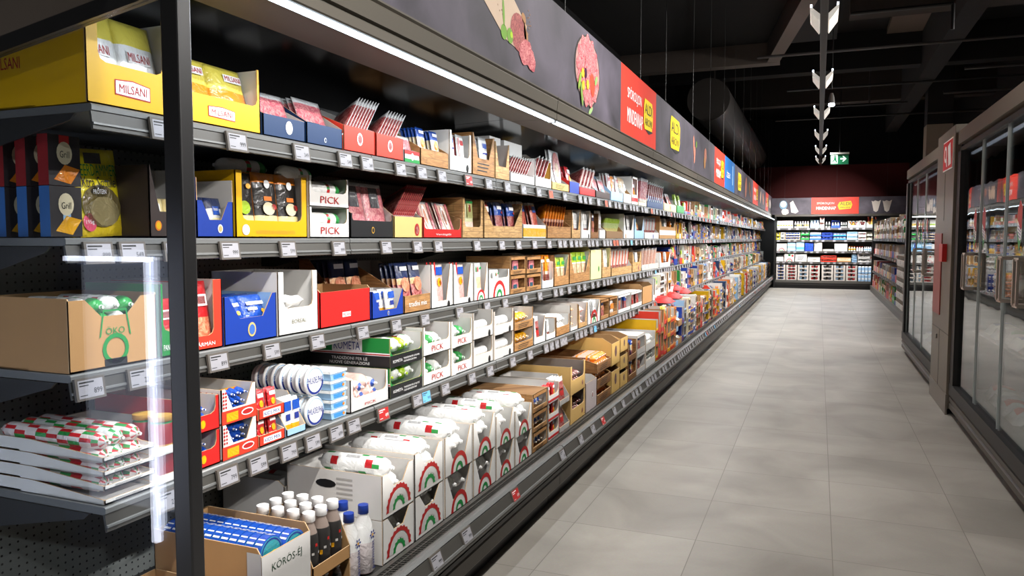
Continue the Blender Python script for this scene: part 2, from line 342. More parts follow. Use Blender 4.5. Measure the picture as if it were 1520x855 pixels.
for i in range(NMOD):
    yo = Y0 + MOD * i
    c = thing('refrigerated_case', 'open grey chilled wall case, ' + case_words[i], 'refrigerated case', (0, yo, 0), group='sections of the long chilled wall case')
    part('kick_plate', mesh_once(CM, 'kick', prof([(-1.345, 0), (-1.335, 0), (-1.335, .13), (-1.345, .13)], BLK2)), c)
    part('base', mesh_once(CM, 'base', prof([(-2.2, .10), (-1.40, .10), (-1.40, .262), (-2.2, .262)], CASED)), c)
    part('front_panel', mesh_once(CM, 'fpanel', lambda: MB().prism([(-1.40, .105), (-1.275, .105), (-1.268, .115), (-1.268, .17), (-1.278, .18), (-1.278, .258), (-1.40, .25)], XY, .002, MOD - .004, CASEG)
        .prism([(-1.278, .183), (-1.264, .186), (-1.264, .204), (-1.278, .208)], XY, .002, MOD - .004, CASED).prism([(-1.278, .213), (-1.262, .217), (-1.262, .235), (-1.278, .24)], XY, .002, MOD - .004, CASED)), c)
    part('front_rail', mesh_once(CM, 'frail', lambda: MB().prism([(-1.302, .30), (-1.302, .313), (-1.272, .329), (-1.258, .331), (-1.248, .322), (-1.253, .312), (-1.29, .298)], XY, .003, MOD - .006, RAILL)
        .prism([(-1.256, .315), (-1.246, .318), (-1.222, .252), (-1.235, .250)], XY, .003, MOD - .006, RAILM).prism([(-1.236, .274), (-1.224, .276), (-1.222, .266), (-1.234, .264)], XY, .003, MOD - .006, RAILL)), c)
    part('air_grille', mesh_once(CM, 'grille', grille), c)
    part('back_panel', mesh_once(CM, 'back', lambda: MB().box(-2.26, -2.2, 0, MOD - .004, .05, 1.74, PEG).box(-2.26, -2.2, 0, MOD - .004, 1.74, 2.09, M('101011', .3, 'plain'))), c)
    part('canopy', mesh_once(CM, 'canopy', lambda: MB().prism([(-2.26, 2.10), (-1.60, 2.10), (-1.55, 2.072), (-1.335, 2.072), (-1.335, 2.064), (-1.297, 2.064), (-1.292, 2.068), (-1.292, 2.098), (-1.306, 2.102), (-1.306, 2.108), (-1.292, 2.112), (-1.286, 2.165), (-1.292, 2.172), (-1.284, 2.178), (-1.284, 2.184), (-1.34, 2.190), (-2.26, 2.190)], XY, .002, MOD - .004, M('48433a', .55, 'metal', metal=.1))), c)
    part('canopy_lining', mesh_once(CM, 'lining', prof([(-2.2, 2.06), (-1.56, 2.086), (-1.56, 2.096), (-2.2, 2.096)], MIRR)), c)
    part('light_strip', mesh_once(CM, 'led', lambda: MB().box(-1.331, -1.304, .012, MOD - .012, 2.055, 2.063, LEDM).box(-1.34, -1.30, 0, .012, 2.052, 2.064, RAILL).box(-1.34, -1.30, MOD - .012, MOD, 2.052, 2.064, RAILL)), c)
    for lv, (x, z) in SHELF.items():
        for h in (0, 1):
            sh = part('shelf', mesh_once(CM, 'shelf%d' % lv, lambda: shelf_mesh(x, z)), c, (0, 1.25 * h, 0))
            part('shelf_bracket', mesh_once(CM, 'br%d' % lv, lambda: bracket(x, z)), sh)
            for y, k in TY[lv]:
                yl = y - yo - 1.25 * h
                if .02 <= yl < 1.24 - .0:
                    if i > 6 and rt.random() < .3: continue
                    me = {'r': TAG_RED, 'o': TAG_OR, 'b': TAG_BL}.get(k) or (TAGS[k] if k in TAGS else TAGS[rt.choice(list(TAGS))])
                    part('price_tag', me, sh, (x + .011, min(max(yl, .047), 1.20), z - .012), rot=(0, R(-8), 0))
    fr = [o for o in c.children if o.name.startswith('front_rail')][0]
    for y, k in TY[5]:
        if .02 <= y - yo < MOD - .02:
            me = {'r': TAG_RED, 'o': TAG_OR, 'b': TAG_BL}.get(k) or TAGS[rt.choice(list(TAGS))]
            part('price_tag', me, fr, (-1.246, min(max(y - yo, .05), MOD - .06), .322), rot=(0, R(-20), 0))
# glass end panel
ep = thing('end_panel', 'black framed glass end panel closing the near end of the chilled case', 'glass panel', (-1.29, 1.28, 0))
bevel(MB().box(-.028, .022, -.02, .018, .02, 2.2, BLK2).build('front_post', ep), .004)
MB().prism([(-.03, 2.005), (-.95, 1.862), (-.95, 1.825), (-.03, 1.968)], lambda a, b, t: (a, t, b), -.012, .012, BLK2).build('top_rail', ep)
MB().prism([(-.028, 2.2), (-.95, 2.2), (-.95, 1.863), (-.028, 2.006)], lambda a, b, t: (a, t, b), -.010, .012, M('4a423a', .6, 'metal')).build('upper_panel', ep)
MB().box(-.95, -.03, -.012, .012, .02, .30, CASED).build('lower_panel', ep)
MB().prism([(-.03, .30), (-.95, .30), (-.95, 1.825), (-.03, 1.968)], lambda a, b, t: (a, t, b), -.003, .003, glass_mat('clear_pane', 'f2f5f8', .03)).build('glass', ep)
# small lit drinks cooler behind the viewpoint (seen mirrored in the glass)
dc = thing('drinks_cooler', 'small cooler with a lit door edge mirrored in the glass end panel', 'cooler', (-2.62, .35, 0))
MB().box(-.30, .30, -.5, .0, .06, 1.46, M('3a4052', .4, 'plain')).build('cabinet', dc)
MB().box(-.28, .28, -.45, .0, 0, .06, BLK).build('plinth', dc)
MB().box(.215, .245, .0, .02, .25, 1.37, emis('e6ecff', 14)).box(.255, .267, .0, .02, .30, 1.37, emis('e6ecff', 8)).box(-.22, .245, .0, .02, 1.352, 1.372, emis('e6ecff', 14)).build('light_strip', dc)
MB().box(-.27, .21, .0, .012, .20, 1.34, M('39435e', .15, 'plain')).build('door', dc)
area('cooler_glow', (-2.45, .40, .9), (R(90), 0, R(0)), .5, 1.0, 2.0, (.75, .82, 1))

# ------------------------------------------------------------------ sign boards above the left case
SLATE = M('221f26', .6, 'slate', '4f4955'); SGNR = M('c8301c', .5, 'plain'); SGNB = M('1866ac', .5, 'plain'); SGNY = M('dcc008', .5, 'plain'); SLATE_LIT = M('38333c', .6, 'slate', '6c6572'); SGNR_LIT = M('e23a22', .5, 'plain')  # light on the end sign painted in as paler slate and red
def fR(a, b, t): return (t, a, b)          # board face towards +X: a along Y, b up
class Face:
    """draws on a plane: origin, u direction along the board, v up, n outwards"""
    def __init__(s, m, o, u, n): s.m = m; s.o = Vector(o); s.u = Vector(u); s.n = Vector(n)
    def P(s, a, b, e): return tuple(s.o + s.u * a + Vector((0, 0, 1)) * b + s.n * e)
    def poly(s, pts, mat, e=.002): s.m.add([s.P(a, b, e) for a, b in pts], [tuple(range(len(pts)))], mat); return s
    def ell(s, ca, cb, ra, rb, mat, e=.002, rot=0, n=18, a0=0, a1=2 * PI, jag=0):
        pts = []
        for i in range(n):
            t = a0 + (a1 - a0) * i / n; k = 1 + jag * (((i * 7) % 5) / 5 - .4); x = math.cos(t) * ra * k; y = math.sin(t) * rb * k
            pts.append((ca + x * math.cos(rot) - y * math.sin(rot), cb + x * math.sin(rot) + y * math.cos(rot)))
        return s.poly(pts, mat, e)
    def text(s, tx, ca, cb, w_, h, mat, e=.003, rot=0):
        vs, fs = text_mesh(tx); out = []
        for a, b in vs:
            a *= w_; b *= h; out.append(s.P(ca + a * math.cos(rot) - b * math.sin(rot), cb + a * math.sin(rot) + b * math.cos(rot), e))
        s.m.add(out, fs, mat); return s
def badge(F, ca, cb, w_, h):
    F.poly([(ca - w_ * .5, cb - h * .30), (ca - w_ * .42, cb - h * .5), (ca + w_ * .40, cb - h * .46), (ca + w_ * .5, cb - h * .2), (ca + w_ * .5, cb + h * .30), (ca + w_ * .4, cb + h * .48), (ca - w_ * .42, cb + h * .5), (ca - w_ * .5, cb + h * .25)], SGNY, .004)
    F.text('ALDI', ca, cb + h * .19, w_ * .80, h * .34, INKK, .0055); F.text('ÁRON!', ca, cb - h * .20, w_ * .80, h * .32, INKK, .0055)
    F.poly([(ca + w_ * .52, cb - h * .48), (ca + w_ * .1, cb - h * .6), (ca - w_ * .3, cb - h * .50), (ca + w_ * .4, cb - h * .46)], INKK, .003)
GRN = M('5f8a22', .5, 'plain'); PINK = M('e8a79c', .5, 'plain'); SALA = M('7a2e30', .5, 'meat', 'b06058'); PHAM = M('9a3442', .5, 'meat', 'd48e8a'); TAN = M('94683a', .5, 'plain'); BACON = M('a85a4a', .5, 'meat', 'c89a84')
BZ0, BZ1 = 2.192, 2.668
boards = [(-1.2, 5.27, 's', 'dark slate sign with salami slices and an oval plate of ham'), (5.27, 6.50, 'r', 'red sign reading SPÓROLJON MINDENNAP, nearest the camera'), (6.50, 10.42, 's', 'dark sign with a yellow badge beside the nearest red sign, bacon and ham pictures'),
          (10.42, 11.60, 'r', 'red slogan sign next to the blue sign'), (11.60, 13.0, 'b', 'bright blue sign between red and dark signs'), (13.0, 16.8, 's', 'dark sign with a yellow badge and sausages, beyond the blue sign'),
          (16.8, 18.3, 'r', 'red slogan sign between the two darkest far signs'), (18.3, 20.9, 's', 'dark sign with stick-like sausages between far red signs'), (20.9, 22.0, 'r', 'farthest red sign of the left row'), (22.0, 23.76, 's', 'last pale grey sign meeting the corner')]
for bi, (a, b, k, lab) in enumerate(boards):
    m = MB(); m.box(-1.33, -1.30, a - a, b - a, BZ0, BZ1, {'s': SLATE, 'r': SGNR, 'b': SGNB}[k]); F = Face(m, (-1.30, -a, 0), (0, 1, 0), (1, 0, 0)); wd = b - a
    if k == 'r':
        F.text('SPÓROLJON', a + wd * .34, 2.495, wd * .38, .115, INKW); F.text('MINDENNAP', a + wd * .36, 2.34, wd * .42, .105, INKW); badge(F, a + wd * .74, 2.43, wd * .28, .24)
    if k == 'b': F.text('ÍZEK', a + .5, 2.42, .5, .10, INKW); F.poly([(a + 1.05, 2.3), (a + 1.15, 2.3), (a + 1.15, 2.6), (a + 1.05, 2.6)], LBLUE)
    if bi == 0:
        F.poly([(2.62, 2.63), (2.95, 2.66), (3.42, 2.44), (3.36, 2.30), (3.15, 2.32), (2.7, 2.52)], M('b09a84', .5, 'plain'))
        F.ell(3.31, 2.385, .10, .085, SALA, .003, n=20); F.ell(3.40, 2.315, .085, .058, PHAM, .004, .3, jag=.15); F.ell(3.46, 2.30, .075, .05, PHAM, .0045, -.5, jag=.12)
        F.ell(3.135, 2.345, .035, .033, GRN, .003); F.ell(3.205, 2.345, .035, .034, GRN, .0035); F.ell(3.22, 2.352, .015, .014, LIMEF, .004); F.ell(3.13, 2.43, .012, .06, GRN, .003, .12)
        F.ell(3.375, 2.465, .03, .022, TAN, .003, -.5); F.ell(3.395, 2.405, .018, .045, TAN, .003, .2); F.ell(3.42, 2.375, .012, .04, TAN, .0035, .1)
        for q in range(26):
            F.ell(3.03 + rt.random() * .12 if q < 16 else 3.42 + rt.random() * .06, 2.40 + rt.random() * .12, .004, .004, TAN, .002, n=5)
        F.ell(4.44, 2.435, .265, .205, M('2a2622', .5, 'plain'), .0025, n=28); F.ell(4.44, 2.435, .25, .195, M('96706c', .5, 'plain'), .003, n=28)
        for q in range(13):
            an = q * 2 * PI / 13; F.ell(4.44 + math.cos(an) * .15, 2.435 + math.sin(an) * .125, .10, .045, PHAM, .0035 + .0002 * q, an + .6, jag=.1)
        F.ell(4.46, 2.44, .10, .10, PHAM, .007, jag=.2); F.ell(4.52, 2.37, .05, .07, M('d8402c', .4, 'plain'), .008, .4, jag=.2)
        for q, (ya, za) in enumerate(((4.32, 2.405), (4.42, 2.355), (4.33, 2.335))): F.ell(ya, za, .028, .028, M('d89a2a', .4, 'plain'), .009)
        F.ell(4.38, 2.415, .025, .03, M('3a1830', .4, 'plain'), .009); F.ell(4.60, 2.41, .04, .02, M('6f8a50', .5, 'plain'), .009, .8); F.ell(4.30, 2.28, .02, .07, M('5f7a30', .5, 'plain'), .009, .3); F.ell(4.26, 2.35, .02, .06, M('6f8a30', .5, 'plain'), .009, -.5)
        F.ell(4.50, 2.215, .05, .016, M('7a9460', .5, 'plain'), .005, .5)
    if bi == 2:
        badge(F, 7.42, 2.44, .52, .30)
        F.ell(8.60, 2.47, .05, .11, BACON, .003, .3, jag=.2); F.ell(8.66, 2.37, .05, .10, BACON, .0035, -.3, jag=.2); F.ell(8.78, 2.50, .03, .04, GRN, .003, jag=.3)
        F.ell(9.52, 2.45, .10, .09, BACON, .003, .2, jag=.15); F.ell(9.47, 2.36, .08, .07, TAN, .0035, jag=.2)
    if bi == 5:
        badge(F, 13.85, 2.43, .55, .30); F.ell(15.1, 2.42, .22, .16, BACON, .003, .9); F.ell(15.9, 2.45, .16, .07, TAN, .003, -.8); F.ell(16.05, 2.37, .14, .06, BACON, .003, -.6)
    if bi == 7: F.ell(19.0, 2.43, .2, .13, M('c8a890', .5, 'plain'), .003, .5); F.ell(19.9, 2.43, .2, .12, BACON, .003, -.5)
    if bi == 9: F.ell(22.8, 2.43, .4, .12, M('9a928e', .5, 'plain'), .003)
    tag(m.build('sign_board', loc=(0, a, 0)), lab, 'sign', 'sign boards above the chilled wall case')
WIRE = M('4a4a49', .4, 'metal')
wy = [.6, 1.8, 2.95, 4.05, 5.95, 7.0, 8.6, 10.0, 11.5, 13.0, 14.5, 16.0, 17.5, 19.0, 20.5, 22.0, 23.2]
wm = MB().tube((0, 0, 0), (0, 0, 2.72), .0022, WIRE, 6).mesh('hanger_wire')
for y in wy:
    o = bpy.data.objects.new('hanger_wire', wm); COL.objects.link(o); o.location = (-1.315, y, BZ1); tag(o, 'thin steel wire hanging a dark sign board from the black ceiling', 'wire', 'wires holding the left sign boards')
for x in (-.95, .45, 1.75):
    o = bpy.data.objects.new('hanger_wire', wm); COL.objects.link(o); o.location = (x, 23.815, BZ1 - .03); tag(o, 'thin wire hanging the sign at the end of the aisle', 'wire', 'wires holding the end sign')

# ------------------------------------------------------------------ case across the end of the aisle
BSH = [1.767, 1.421, 1.091, .779]; BDECK = .245
bc = thing('refrigerated_case', 'open dark chilled case across the far end of the aisle', 'refrigerated case', (0, 23.8, 0))
XZ = lambda a, b, t: (t, a, b)
MB().box(-1.19, 2.30, .06, .10, 0, .12, BLK2).build('kick_plate', bc)
MB().box(-1.19, 2.30, .02, .68, .10, .235, CASED).build('base', bc)
MB().box(-1.19, 2.30, -.005, .03, .17, .242, M('55534f', .4, 'metal')).build('front_rail', bc)
MB().box(-1.19, 2.30, .66, .70, .05, 2.2, M('3f403e', .5, 'metal')).build('back_panel', bc)
MB().box(-1.215, -1.165, -.02, .70, 0, 2.10, BLK2).build('side_panel', bc); MB().box(2.28, 2.34, -.02, .70, 0, 2.10, BLK2).build('side_panel', bc)
MB().box(-1.21, 2.34, -.005, .70, 2.10, 2.158, CASEG).build('canopy', bc)
ps = {}
for x, z in [(0, z) for z in BSH]:
    sh = MB().box(-1.16, 2.28, .08, .66, z - .02, z - .003, M('5a5854', .4, 'metal')).box(-1.16, 2.28, .06, .08, z - .055, z - .003, M('4b4946', .4, 'metal')).build('shelf', bc)
    xx = -1.1
    while xx < 1.3:
        part('price_tag', TAGS[rt.choice(list(TAGS))], sh, (xx, .052, z - .0), rz=-PI / 2); xx += rt.choice([.16, .22, .3])
m = MB(); m.box(-1.30, 2.33, .0, .03, BZ0 - .03, BZ1 - .03, SLATE_LIT); m.box(-.215, 1.04, -.004, 0, BZ0 - .03, BZ1 - .03, SGNR_LIT); m.box(2.29, 2.335, -.006, .0, BZ0 - .03, BZ1 - .03, SGNR_LIT)
F = Face(m, (0, 0, 0), (1, 0, 0), (0, -1, 0))
F.text('SPÓROLJON', .16, 2.47, .46, .09, INKW, .007); F.text('MINDENNAP', .18, 2.33, .52, .09, INKW, .007)
F.poly([(.48, 2.40), (.53, 2.50), (.83, 2.53), (.87, 2.42), (.83, 2.31), (.53, 2.28)], SGNY, .006); F.text('ALDI', .68, 2.45, .27, .085, INKK, .007); F.text('ÁRON!', .68, 2.35, .27, .055, INKK, .007)
MILK = M('e8ddd4', .5, 'plain')
F.ell(-.98, 2.44, .11, .13, M('6f9ab8', .5, 'plain'), .002); F.ell(-.98, 2.46, .085, .095, MILK, .003); F.ell(-.93, 2.24, .10, .09, MILK, .004, jag=.2); F.poly([(-.80, 2.5), (-.72, 2.56), (-.56, 2.24), (-.64, 2.19), (-.76, 2.22)], MILK, .004)
for q in (1.48, 1.76):
    F.poly([(q - .12, 2.52), (q - .08, 2.50), (q - .02, 2.53), (q + .05, 2.50), (q + .12, 2.54), (q + .05, 2.24), (q, 2.20), (q - .06, 2.24)], MILK, .004)
tag(m.build('sign_board', loc=(0, 23.79, 0)), 'wide sign over the end case, red centre between white milk pictures', 'sign')

# ------------------------------------------------------------------ glass door freezers on the right, and the fire hose cabinet
FG = glass_mat('freezer_glass', 'eef2f2', .05, .10, .015)
FRAME = M('0b0b0c', .5, 'plain'); TRIMB = M('6a6258', .45, 'metal', metal=.2); HND = M('b8aca0', .3, 'metal', metal=.7)
def sticker(m, y, x, z):
    m.add([(x, y + a, z + b) for a, b in ((-.055, .16), (0, .20), (.05, .15), (.055, .02), (.02, -.05), (-.0, -.09), (-.045, -.02))], [(0, 1, 2, 3, 4, 5, 6)], INKW)
    m.add([(x - .001, y + a, z + b) for a, b in ((-.055, .16), (0, .20), (.05, .15), (.053, .09), (.01, .06), (-.02, .03), (-.05, .04))], [(0, 1, 2, 3, 4, 5, 6)], INKR)
    m.add([(x - .001, y + a, z + b) for a, b in ((.05, .03), (.055, .02), (.02, -.05), (-.0, -.09), (-.045, -.02), (.0, -.03))], [(0, 1, 2, 3, 4, 5)], INKG)
    for k in range(4): m.add([(x - .0015, y + a, z + b) for a, b in ((-.035, .035 - k * .018), (.035, .055 - k * .018), (.035, .060 - k * .018), (-.035, .040 - k * .018))], [(0, 1, 2, 3)], INKB)
def freezer(label, ya, yb, doors, handles, stickers, glue=0):
    L_ = yb - ya
    f = thing('glass_door_freezer', label, 'freezer', (1.02, ya, 0), group='glass door freezers')
    def B(n, *bx): 
        m = MB()
        for b in bx: m.box(*b)
        return m.build(n, f)
    B('plinth', (.07, .80, .02, L_ - .02, 0, .07, BLK))
    MB().prism([(.0, .065), (.0, .10), (.012, .11), (.0, .125), (.0, .155), (.012, .16), (.03, .195), (.8, .195), (.8, .065)], XY, 0, L_, M('48433d', .5, 'metal')).build('base', f)
    B('back_panel', (.84, .88, 0, L_, .07, 2.31, CASED)); B('end_panel', (.02, .88, L_ - .03, L_, .19, 2.2, FRAME)); B('end_panel', (.02, .88, 0, .03, .19, 2.2, FRAME))
    MB().prism([(.0, 2.195), (.0, 2.30), (.012, 2.312), (.88, 2.312), (.88, 2.17), (.06, 2.17), (.05, 2.19)], XY, -.0, L_, TRIMB).build('fascia', f)
    B('door_frame', (-.004, .06, 0, L_, .175, .27, FRAME), (.015, .06, 0, L_, 2.135, 2.17, FRAME), (.0, .07, L_ - .14, L_, .26, 2.135, FRAME), (.0, .07, 0, .10, .26, 2.135, FRAME))
    B('floor_tray', (.08, .84, .03, L_ - .03, .20, .24, M('9a9c9e', .4, 'metal')))
    B('light_strip', (.075, .095, .10, L_ - .10, 2.105, 2.12, emis('dfe8ff', .5)))
    for k in range(len(doors) - 1):
        d0, d1 = doors[k] - ya, doors[k + 1] - ya; off = .005 * (k % 2)
        d = B('glass_door', (.030 + off, .036 + off, min(d0, d1), max(d0, d1), .26, 2.135, FG))
        e = max(d0, d1); B2 = MB().box(.024 + off, .042 + off, e - .007, e, .26, 2.135, M('b4bcba', .2, 'metal', metal=.2)).box(.026 + off, .040 + off, e - .05, e - .046, .26, 2.135, M('8d9391', .3, 'metal')).build('door_edge', d)
    for h in handles:
        h -= ya; m = MB()
        for z in (1.08, 1.33): m.box(-.030, .030, h - .055, h + .055, z - .010, z + .010, HND)
        for q in (-.045, .040): m.box(-.036, -.022, h + q - .008, h + q + .008, 1.08, 1.33, HND)
        m.build('handle', f)
    if stickers:
        for s_ in stickers: m = MB(); sticker(m, s_ - ya, .022, 1.46); m.build('door_sticker', f)
    for z in (.72, 1.10, 1.48, 1.84): B('wire_shelf', (.14, .84, .04, L_ - .04, z - .012, z, M('77797a', .4, 'metal')))
    return f
freezer('long freezer with glass doors and handles along the right, nearest the camera', -1.0, 7.04, [6.96, 6.22, 5.42, 4.62, 3.82, 3.02, 2.22, 1.42, .62, -.18, -.9], [6.42, 5.22, 4.82, 3.62, 2.0], [6.33, 6.02, 5.02, 4.72])
freezer('shorter glass door freezer beyond the fire hose cabinet', 8.02, 10.86, [10.75, 10.0, 9.2, 8.4, 8.1], [9.55, 8.72], [9.75, 9.3, 8.95])
fc = thing('fire_hose_cabinet', 'tall grey cabinet with a red fire hose door and sign between the freezers', 'cabinet', (1.0, 7.06, 0))
bevel(MB().box(0, .85, 0, .95, .05, 2.36, TRIMB).build('body', fc), .004)
MB().box(-.004, .01, -.006, .956, 0, .17, M('6f6860', .4, 'metal')).build('plinth', fc)
MB().box(-.008, 0, .48, .90, .78, 1.49, M('8a2a24', .4, 'plain')).build('fire_door', fc)
MB().box(-.035, 0, .22, .40, 1.25, 1.40, M('c01a18', .4, 'plain')).build('alarm_call_box', fc)
m = MB().box(-.006, 0, .06, .56, 2.02, 2.27, INKW).box(-.008, 0, .07, .55, 2.03, 2.26, M('cf1f1a', .4, 'plain'))
Ff = Face(m, (-.008, 0, 0), (0, 1, 0), (-1, 0, 0)); Ff.ell(.42, 2.16, .07, .07, INKW, .001); Ff.ell(.42, 2.16, .04, .04, RED, .0015); Ff.poly([(.12, 2.06), (.25, 2.05), (.30, 2.22), (.17, 2.24)], INKW, .001); Ff.poly([(.32, 2.05), (.36, 2.05), (.40, 2.12), (.35, 2.12)], INKW, .001)
m.build('fire_sign', fc)
MB().box(-.002, 0, .0, .95, .655, .66, BLK).box(-.002, 0, .47, .475, .17, .655, BLK).box(-.002, 0, .45, .453, 1.6, 2.0, BLK).build('door_seams', fc)
MB().box(-.012, 0, .60, .63, .56, .60, STEEL).build('lock', fc)
# wrapped frozen goods low inside the freezers: bright crumpled bags
rb = random.Random(11)
def bag_mesh(c1, c2, seed):
    r_ = random.Random(seed); m = MB(); nx, ny = 8, 6; vs = []; fs = []; ms = []
    for i in range(nx + 1):
        for j in range(ny + 1):
            u, v = i / nx, j / ny; h = .085 * (1 - (2 * u - 1) ** 4) * (1 - (2 * v - 1) ** 4); vs.append(((u - .5) * .26, (v - .5) * .20, .004 + h + r_.uniform(-.008, .008) * (h > .01)))
    for i in range(nx):
        for j in range(ny): a = i * (ny + 1) + j; fs.append((a, a + ny + 1, a + ny + 2, a + 1)); ms.append(c2 if 2 <= i <= 5 and 1 <= j <= 4 else c1)
    m.add(vs, fs, ms, smooth=True); m.add([(x, y, 0) for x, y, z in (vs[0], vs[nx * (ny + 1)], vs[-1], vs[ny])], [(3, 2, 1, 0)], c1); return m.mesh('frozen_food_bag')
bags = [bag_mesh(CLEAR, RFILM, 1), bag_mesh(CLEAR, WFILM, 2), bag_mesh(WFILM, BFILM, 3), bag_mesh(CLEAR, PINKF, 4), bag_mesh(CLEAR, GFILM, 5)]
bl = ['clear bag of frozen food with a red print', 'clear bag with a white label', 'white frozen food bag with a blue print', 'clear bag of pink frozen meat', 'clear bag of frozen food with a green print']
for (ya, yb) in ((2.6, 6.8), (8.3, 10.6)):
    y = ya
    while y < yb:
        for z in (.242, .722, 1.102, 1.482):
            k = rb.randrange(5); o = bpy.data.objects.new('frozen_food_bag', bags[k]); COL.objects.link(o); o.location = (1.28 + rb.random() * .04, y, z); o.rotation_euler = (0, 0, PI / 2 + rb.uniform(-.06, .06))
            nm = 'on the tray' if z < .3 else ('on the lowest shelf' if z < .8 else ('on the middle shelf' if z < 1.2 else 'on the upper shelf'))
            tag(o, bl[k] + ' ' + nm + (', near freezer' if ya < 5 else ', far freezer'), 'frozen food', 'frozen food bags, kind %d, %s, %s freezer' % (k + 1, nm, 'near' if ya < 5 else 'far'))
        y += .29

# ------------------------------------------------------------------ shelf unit on the right, beyond the freezers
RSH = [1.45, 1.04, .58]; RDECK = .165
ru = thing('shelf_unit', 'low black shelf unit along the right side beyond the freezers', 'shelf', (1.40, 12.3, 0))
RL = 11.1
MB().box(-.03, .0, 0, RL, .0, .10, M('45423e', .4, 'metal')).box(-.035, .01, 0, RL, .10, .16, M('55524c', .4, 'metal')).build('front_rail', ru)
MB().box(.01, .62, 0, RL, .05, .155, CASED).build('base', ru)
MB().box(.60, .64, 0, RL, .05, 1.95, CASED).build('back_panel', ru); MB().box(-.02, .64, -.03, 0, 0, 1.5, BLK2).build('side_panel', ru); MB().box(-.02, .64, RL, RL + .03, 0, 1.98, BLK2).build('side_panel', ru)
RSX = [.02, .05, .03]
for k, z in enumerate(RSH):
    sh = MB().box(RSX[k], .60, 0, RL, z - .02, z - .003, M('5a5854', .4, 'metal')).box(RSX[k] - .02, RSX[k], 0, RL, z - .06, z - .003, M('4b4946', .4, 'metal')).build('shelf', ru)
    y = .3
    while y < RL - .2:
        part('price_tag', TAGS[rt.choice(list(TAGS))], sh, (RSX[k] - .024, y, z), rz=PI); y += rt.choice([.25, .35, .5])
# ------------------------------------------------------------------ columns, ceiling, lamps
cm = MB().box(0, .49, 0, .5, 0, 3.86, M('a09484', .7, 'plain')).box(.005, .485, .005, .495, 3.86, 5.4, M('1e1c1b', .8, 'plain')).build('trim_2', loc=(2.07, 18.4, 0))
struct(cm)
def beam(x0, x1, y0, y1, z0, z1, mat, n): struct(MB().box(x0, x1, y0, y1, z0, z1, mat).build(n))
SOF = M('6a5f57', .9, 'plain')
ti = 3
# downstand around the recess: one face across the aisle, one running back towards the camera
def slab(p, q, z0, z1, th, mat, n):
    d = Vector((q[0] - p[0], q[1] - p[1], 0)).normalized(); nn = Vector((-d.y, d.x, 0)) * th
    m = MB(); m.prism([(p[0], p[1]), (q[0], q[1]), (q[0] + nn.x, q[1] + nn.y), (p[0] + nn.x, p[1] + nn.y)], lambda a, b, t: (a, b, t), z0, z1, mat); return struct(m.build(n))
slab((-3.4, 13.7), (-.68, 13.7), 4.40, 4.74, .25, SOF, 'trim_3'); slab((-.68, 13.7), (.35, 8.0), 4.40, 4.74, -.2, SOF, 'trim_4')
beam(-3.4, .2, 8.0, 13.9, 4.74, 4.8, CEILM, 'trim_5')
for k, (y, z) in enumerate(((9.6, 4.75), (12.4, 4.72), (16.2, 4.7), (20.0, 4.7))): beam(.35 if y < 13 else -3.4, 3.6, y, y + .35, z, 5.4, CEILB if k % 2 else CEILM, 'trim_%d' % (6 + k))
beam(1.7, 2.0, 2, 24.5, 4.5, 5.4, CEILM, 'trim_10')
for k, (x, y0, y1) in enumerate(((.9, 9.95, 12.4), (1.6, 13, 16.2), (2.6, 6, 9.6))): beam(x - .5, x + .5, y0, y1, 5.3, 5.4, M('6f6258', .9, 'plain'), 'trim_%d' % (11 + k))  # pale slabs painted as lit patches of the ceiling deck
# round air duct on the left side
dd = thing('air_duct', 'round dark ventilation duct under the ceiling above the sign boards', 'duct', (0, 0, 0))
dm = MB().loft([((-1.9, 14.2, 3.95), .38), ((-1.9, 24.4, 3.95), .38)], M('3c3733', .6, 'metal'), 24); dm.build('duct_body', dd)
for y in (15, 18, 21, 24): MB().box(-1.91, -1.89, y, y + .03, 4.32, 5.4, CEILB).build('hanger_strap', dd)
PIPE = M('100f0f', .5, 'plain'); PIPEL = M('3a3634', .5, 'metal')
pipes = [((.35, 8.9, 4.3), (3.4, 8.9, 4.3), .03), ((.3, 10.4, 4.2), (1.4, 10.4, 4.2), .022), ((1.4, 10.4, 4.2), (1.4, 10.4, 3.9), .022), ((-.9, 11.9, 4.1), (3.4, 11.9, 4.1), .02), ((-.6, 15, 4.15), (3.4, 15, 4.15), .022), ((.1, 17.4, 4.2), (1.6, 17.4, 4.2), .022), ((.9, 17.4, 4.2), (.9, 17.4, 5.3), .02), ((-1, 19, 4.2), (3.4, 19, 4.2), .022), ((1.9, 12.8, 3.9), (3.5, 12.8, 3.9), .02), ((1.9, 14.8, 3.9), (3.5, 14.8, 3.9), .02), ((1.9, 17.0, 3.9), (3.5, 17.0, 3.9), .02), ((.55, 7.4, 4.0), (3.5, 7.4, 4.0), .025)]
pw = ['above the nearest lamp', 'bending down near the second lamp', 'with its short drop', 'across the second lamp', 'behind the third lamp', 'in the middle of the hall', 'dropping from the ceiling', 'near the far end', 'right of the dark column, nearest', 'right of the dark column, middle', 'right of the dark column, farthest', 'over the near freezer']
for (a, b, r_), wd in zip(pipes, pw):
    v = Vector(b) - Vector(a); o = MB().tube((0, 0, 0), tuple(v), r_, PIPEL if r_ < .021 else PIPE, 10).build('ceiling_pipe', loc=a); tag(o, 'thin black pipe under the ceiling ' + wd, 'pipe', 'ceiling pipes')
# cable tray
m = MB()
for q in (0, .22): m.box(0, 3.0, q, q + .015, 0, .05, PIPE)
for k in range(16): m.box(k * .19, k * .19 + .02, 0, .23, .0, .012, PIPE)
tag(m.build('cable_tray', loc=(.5, 8.2, 4.25)), 'black ladder cable tray crossing above the lamps', 'cable tray')
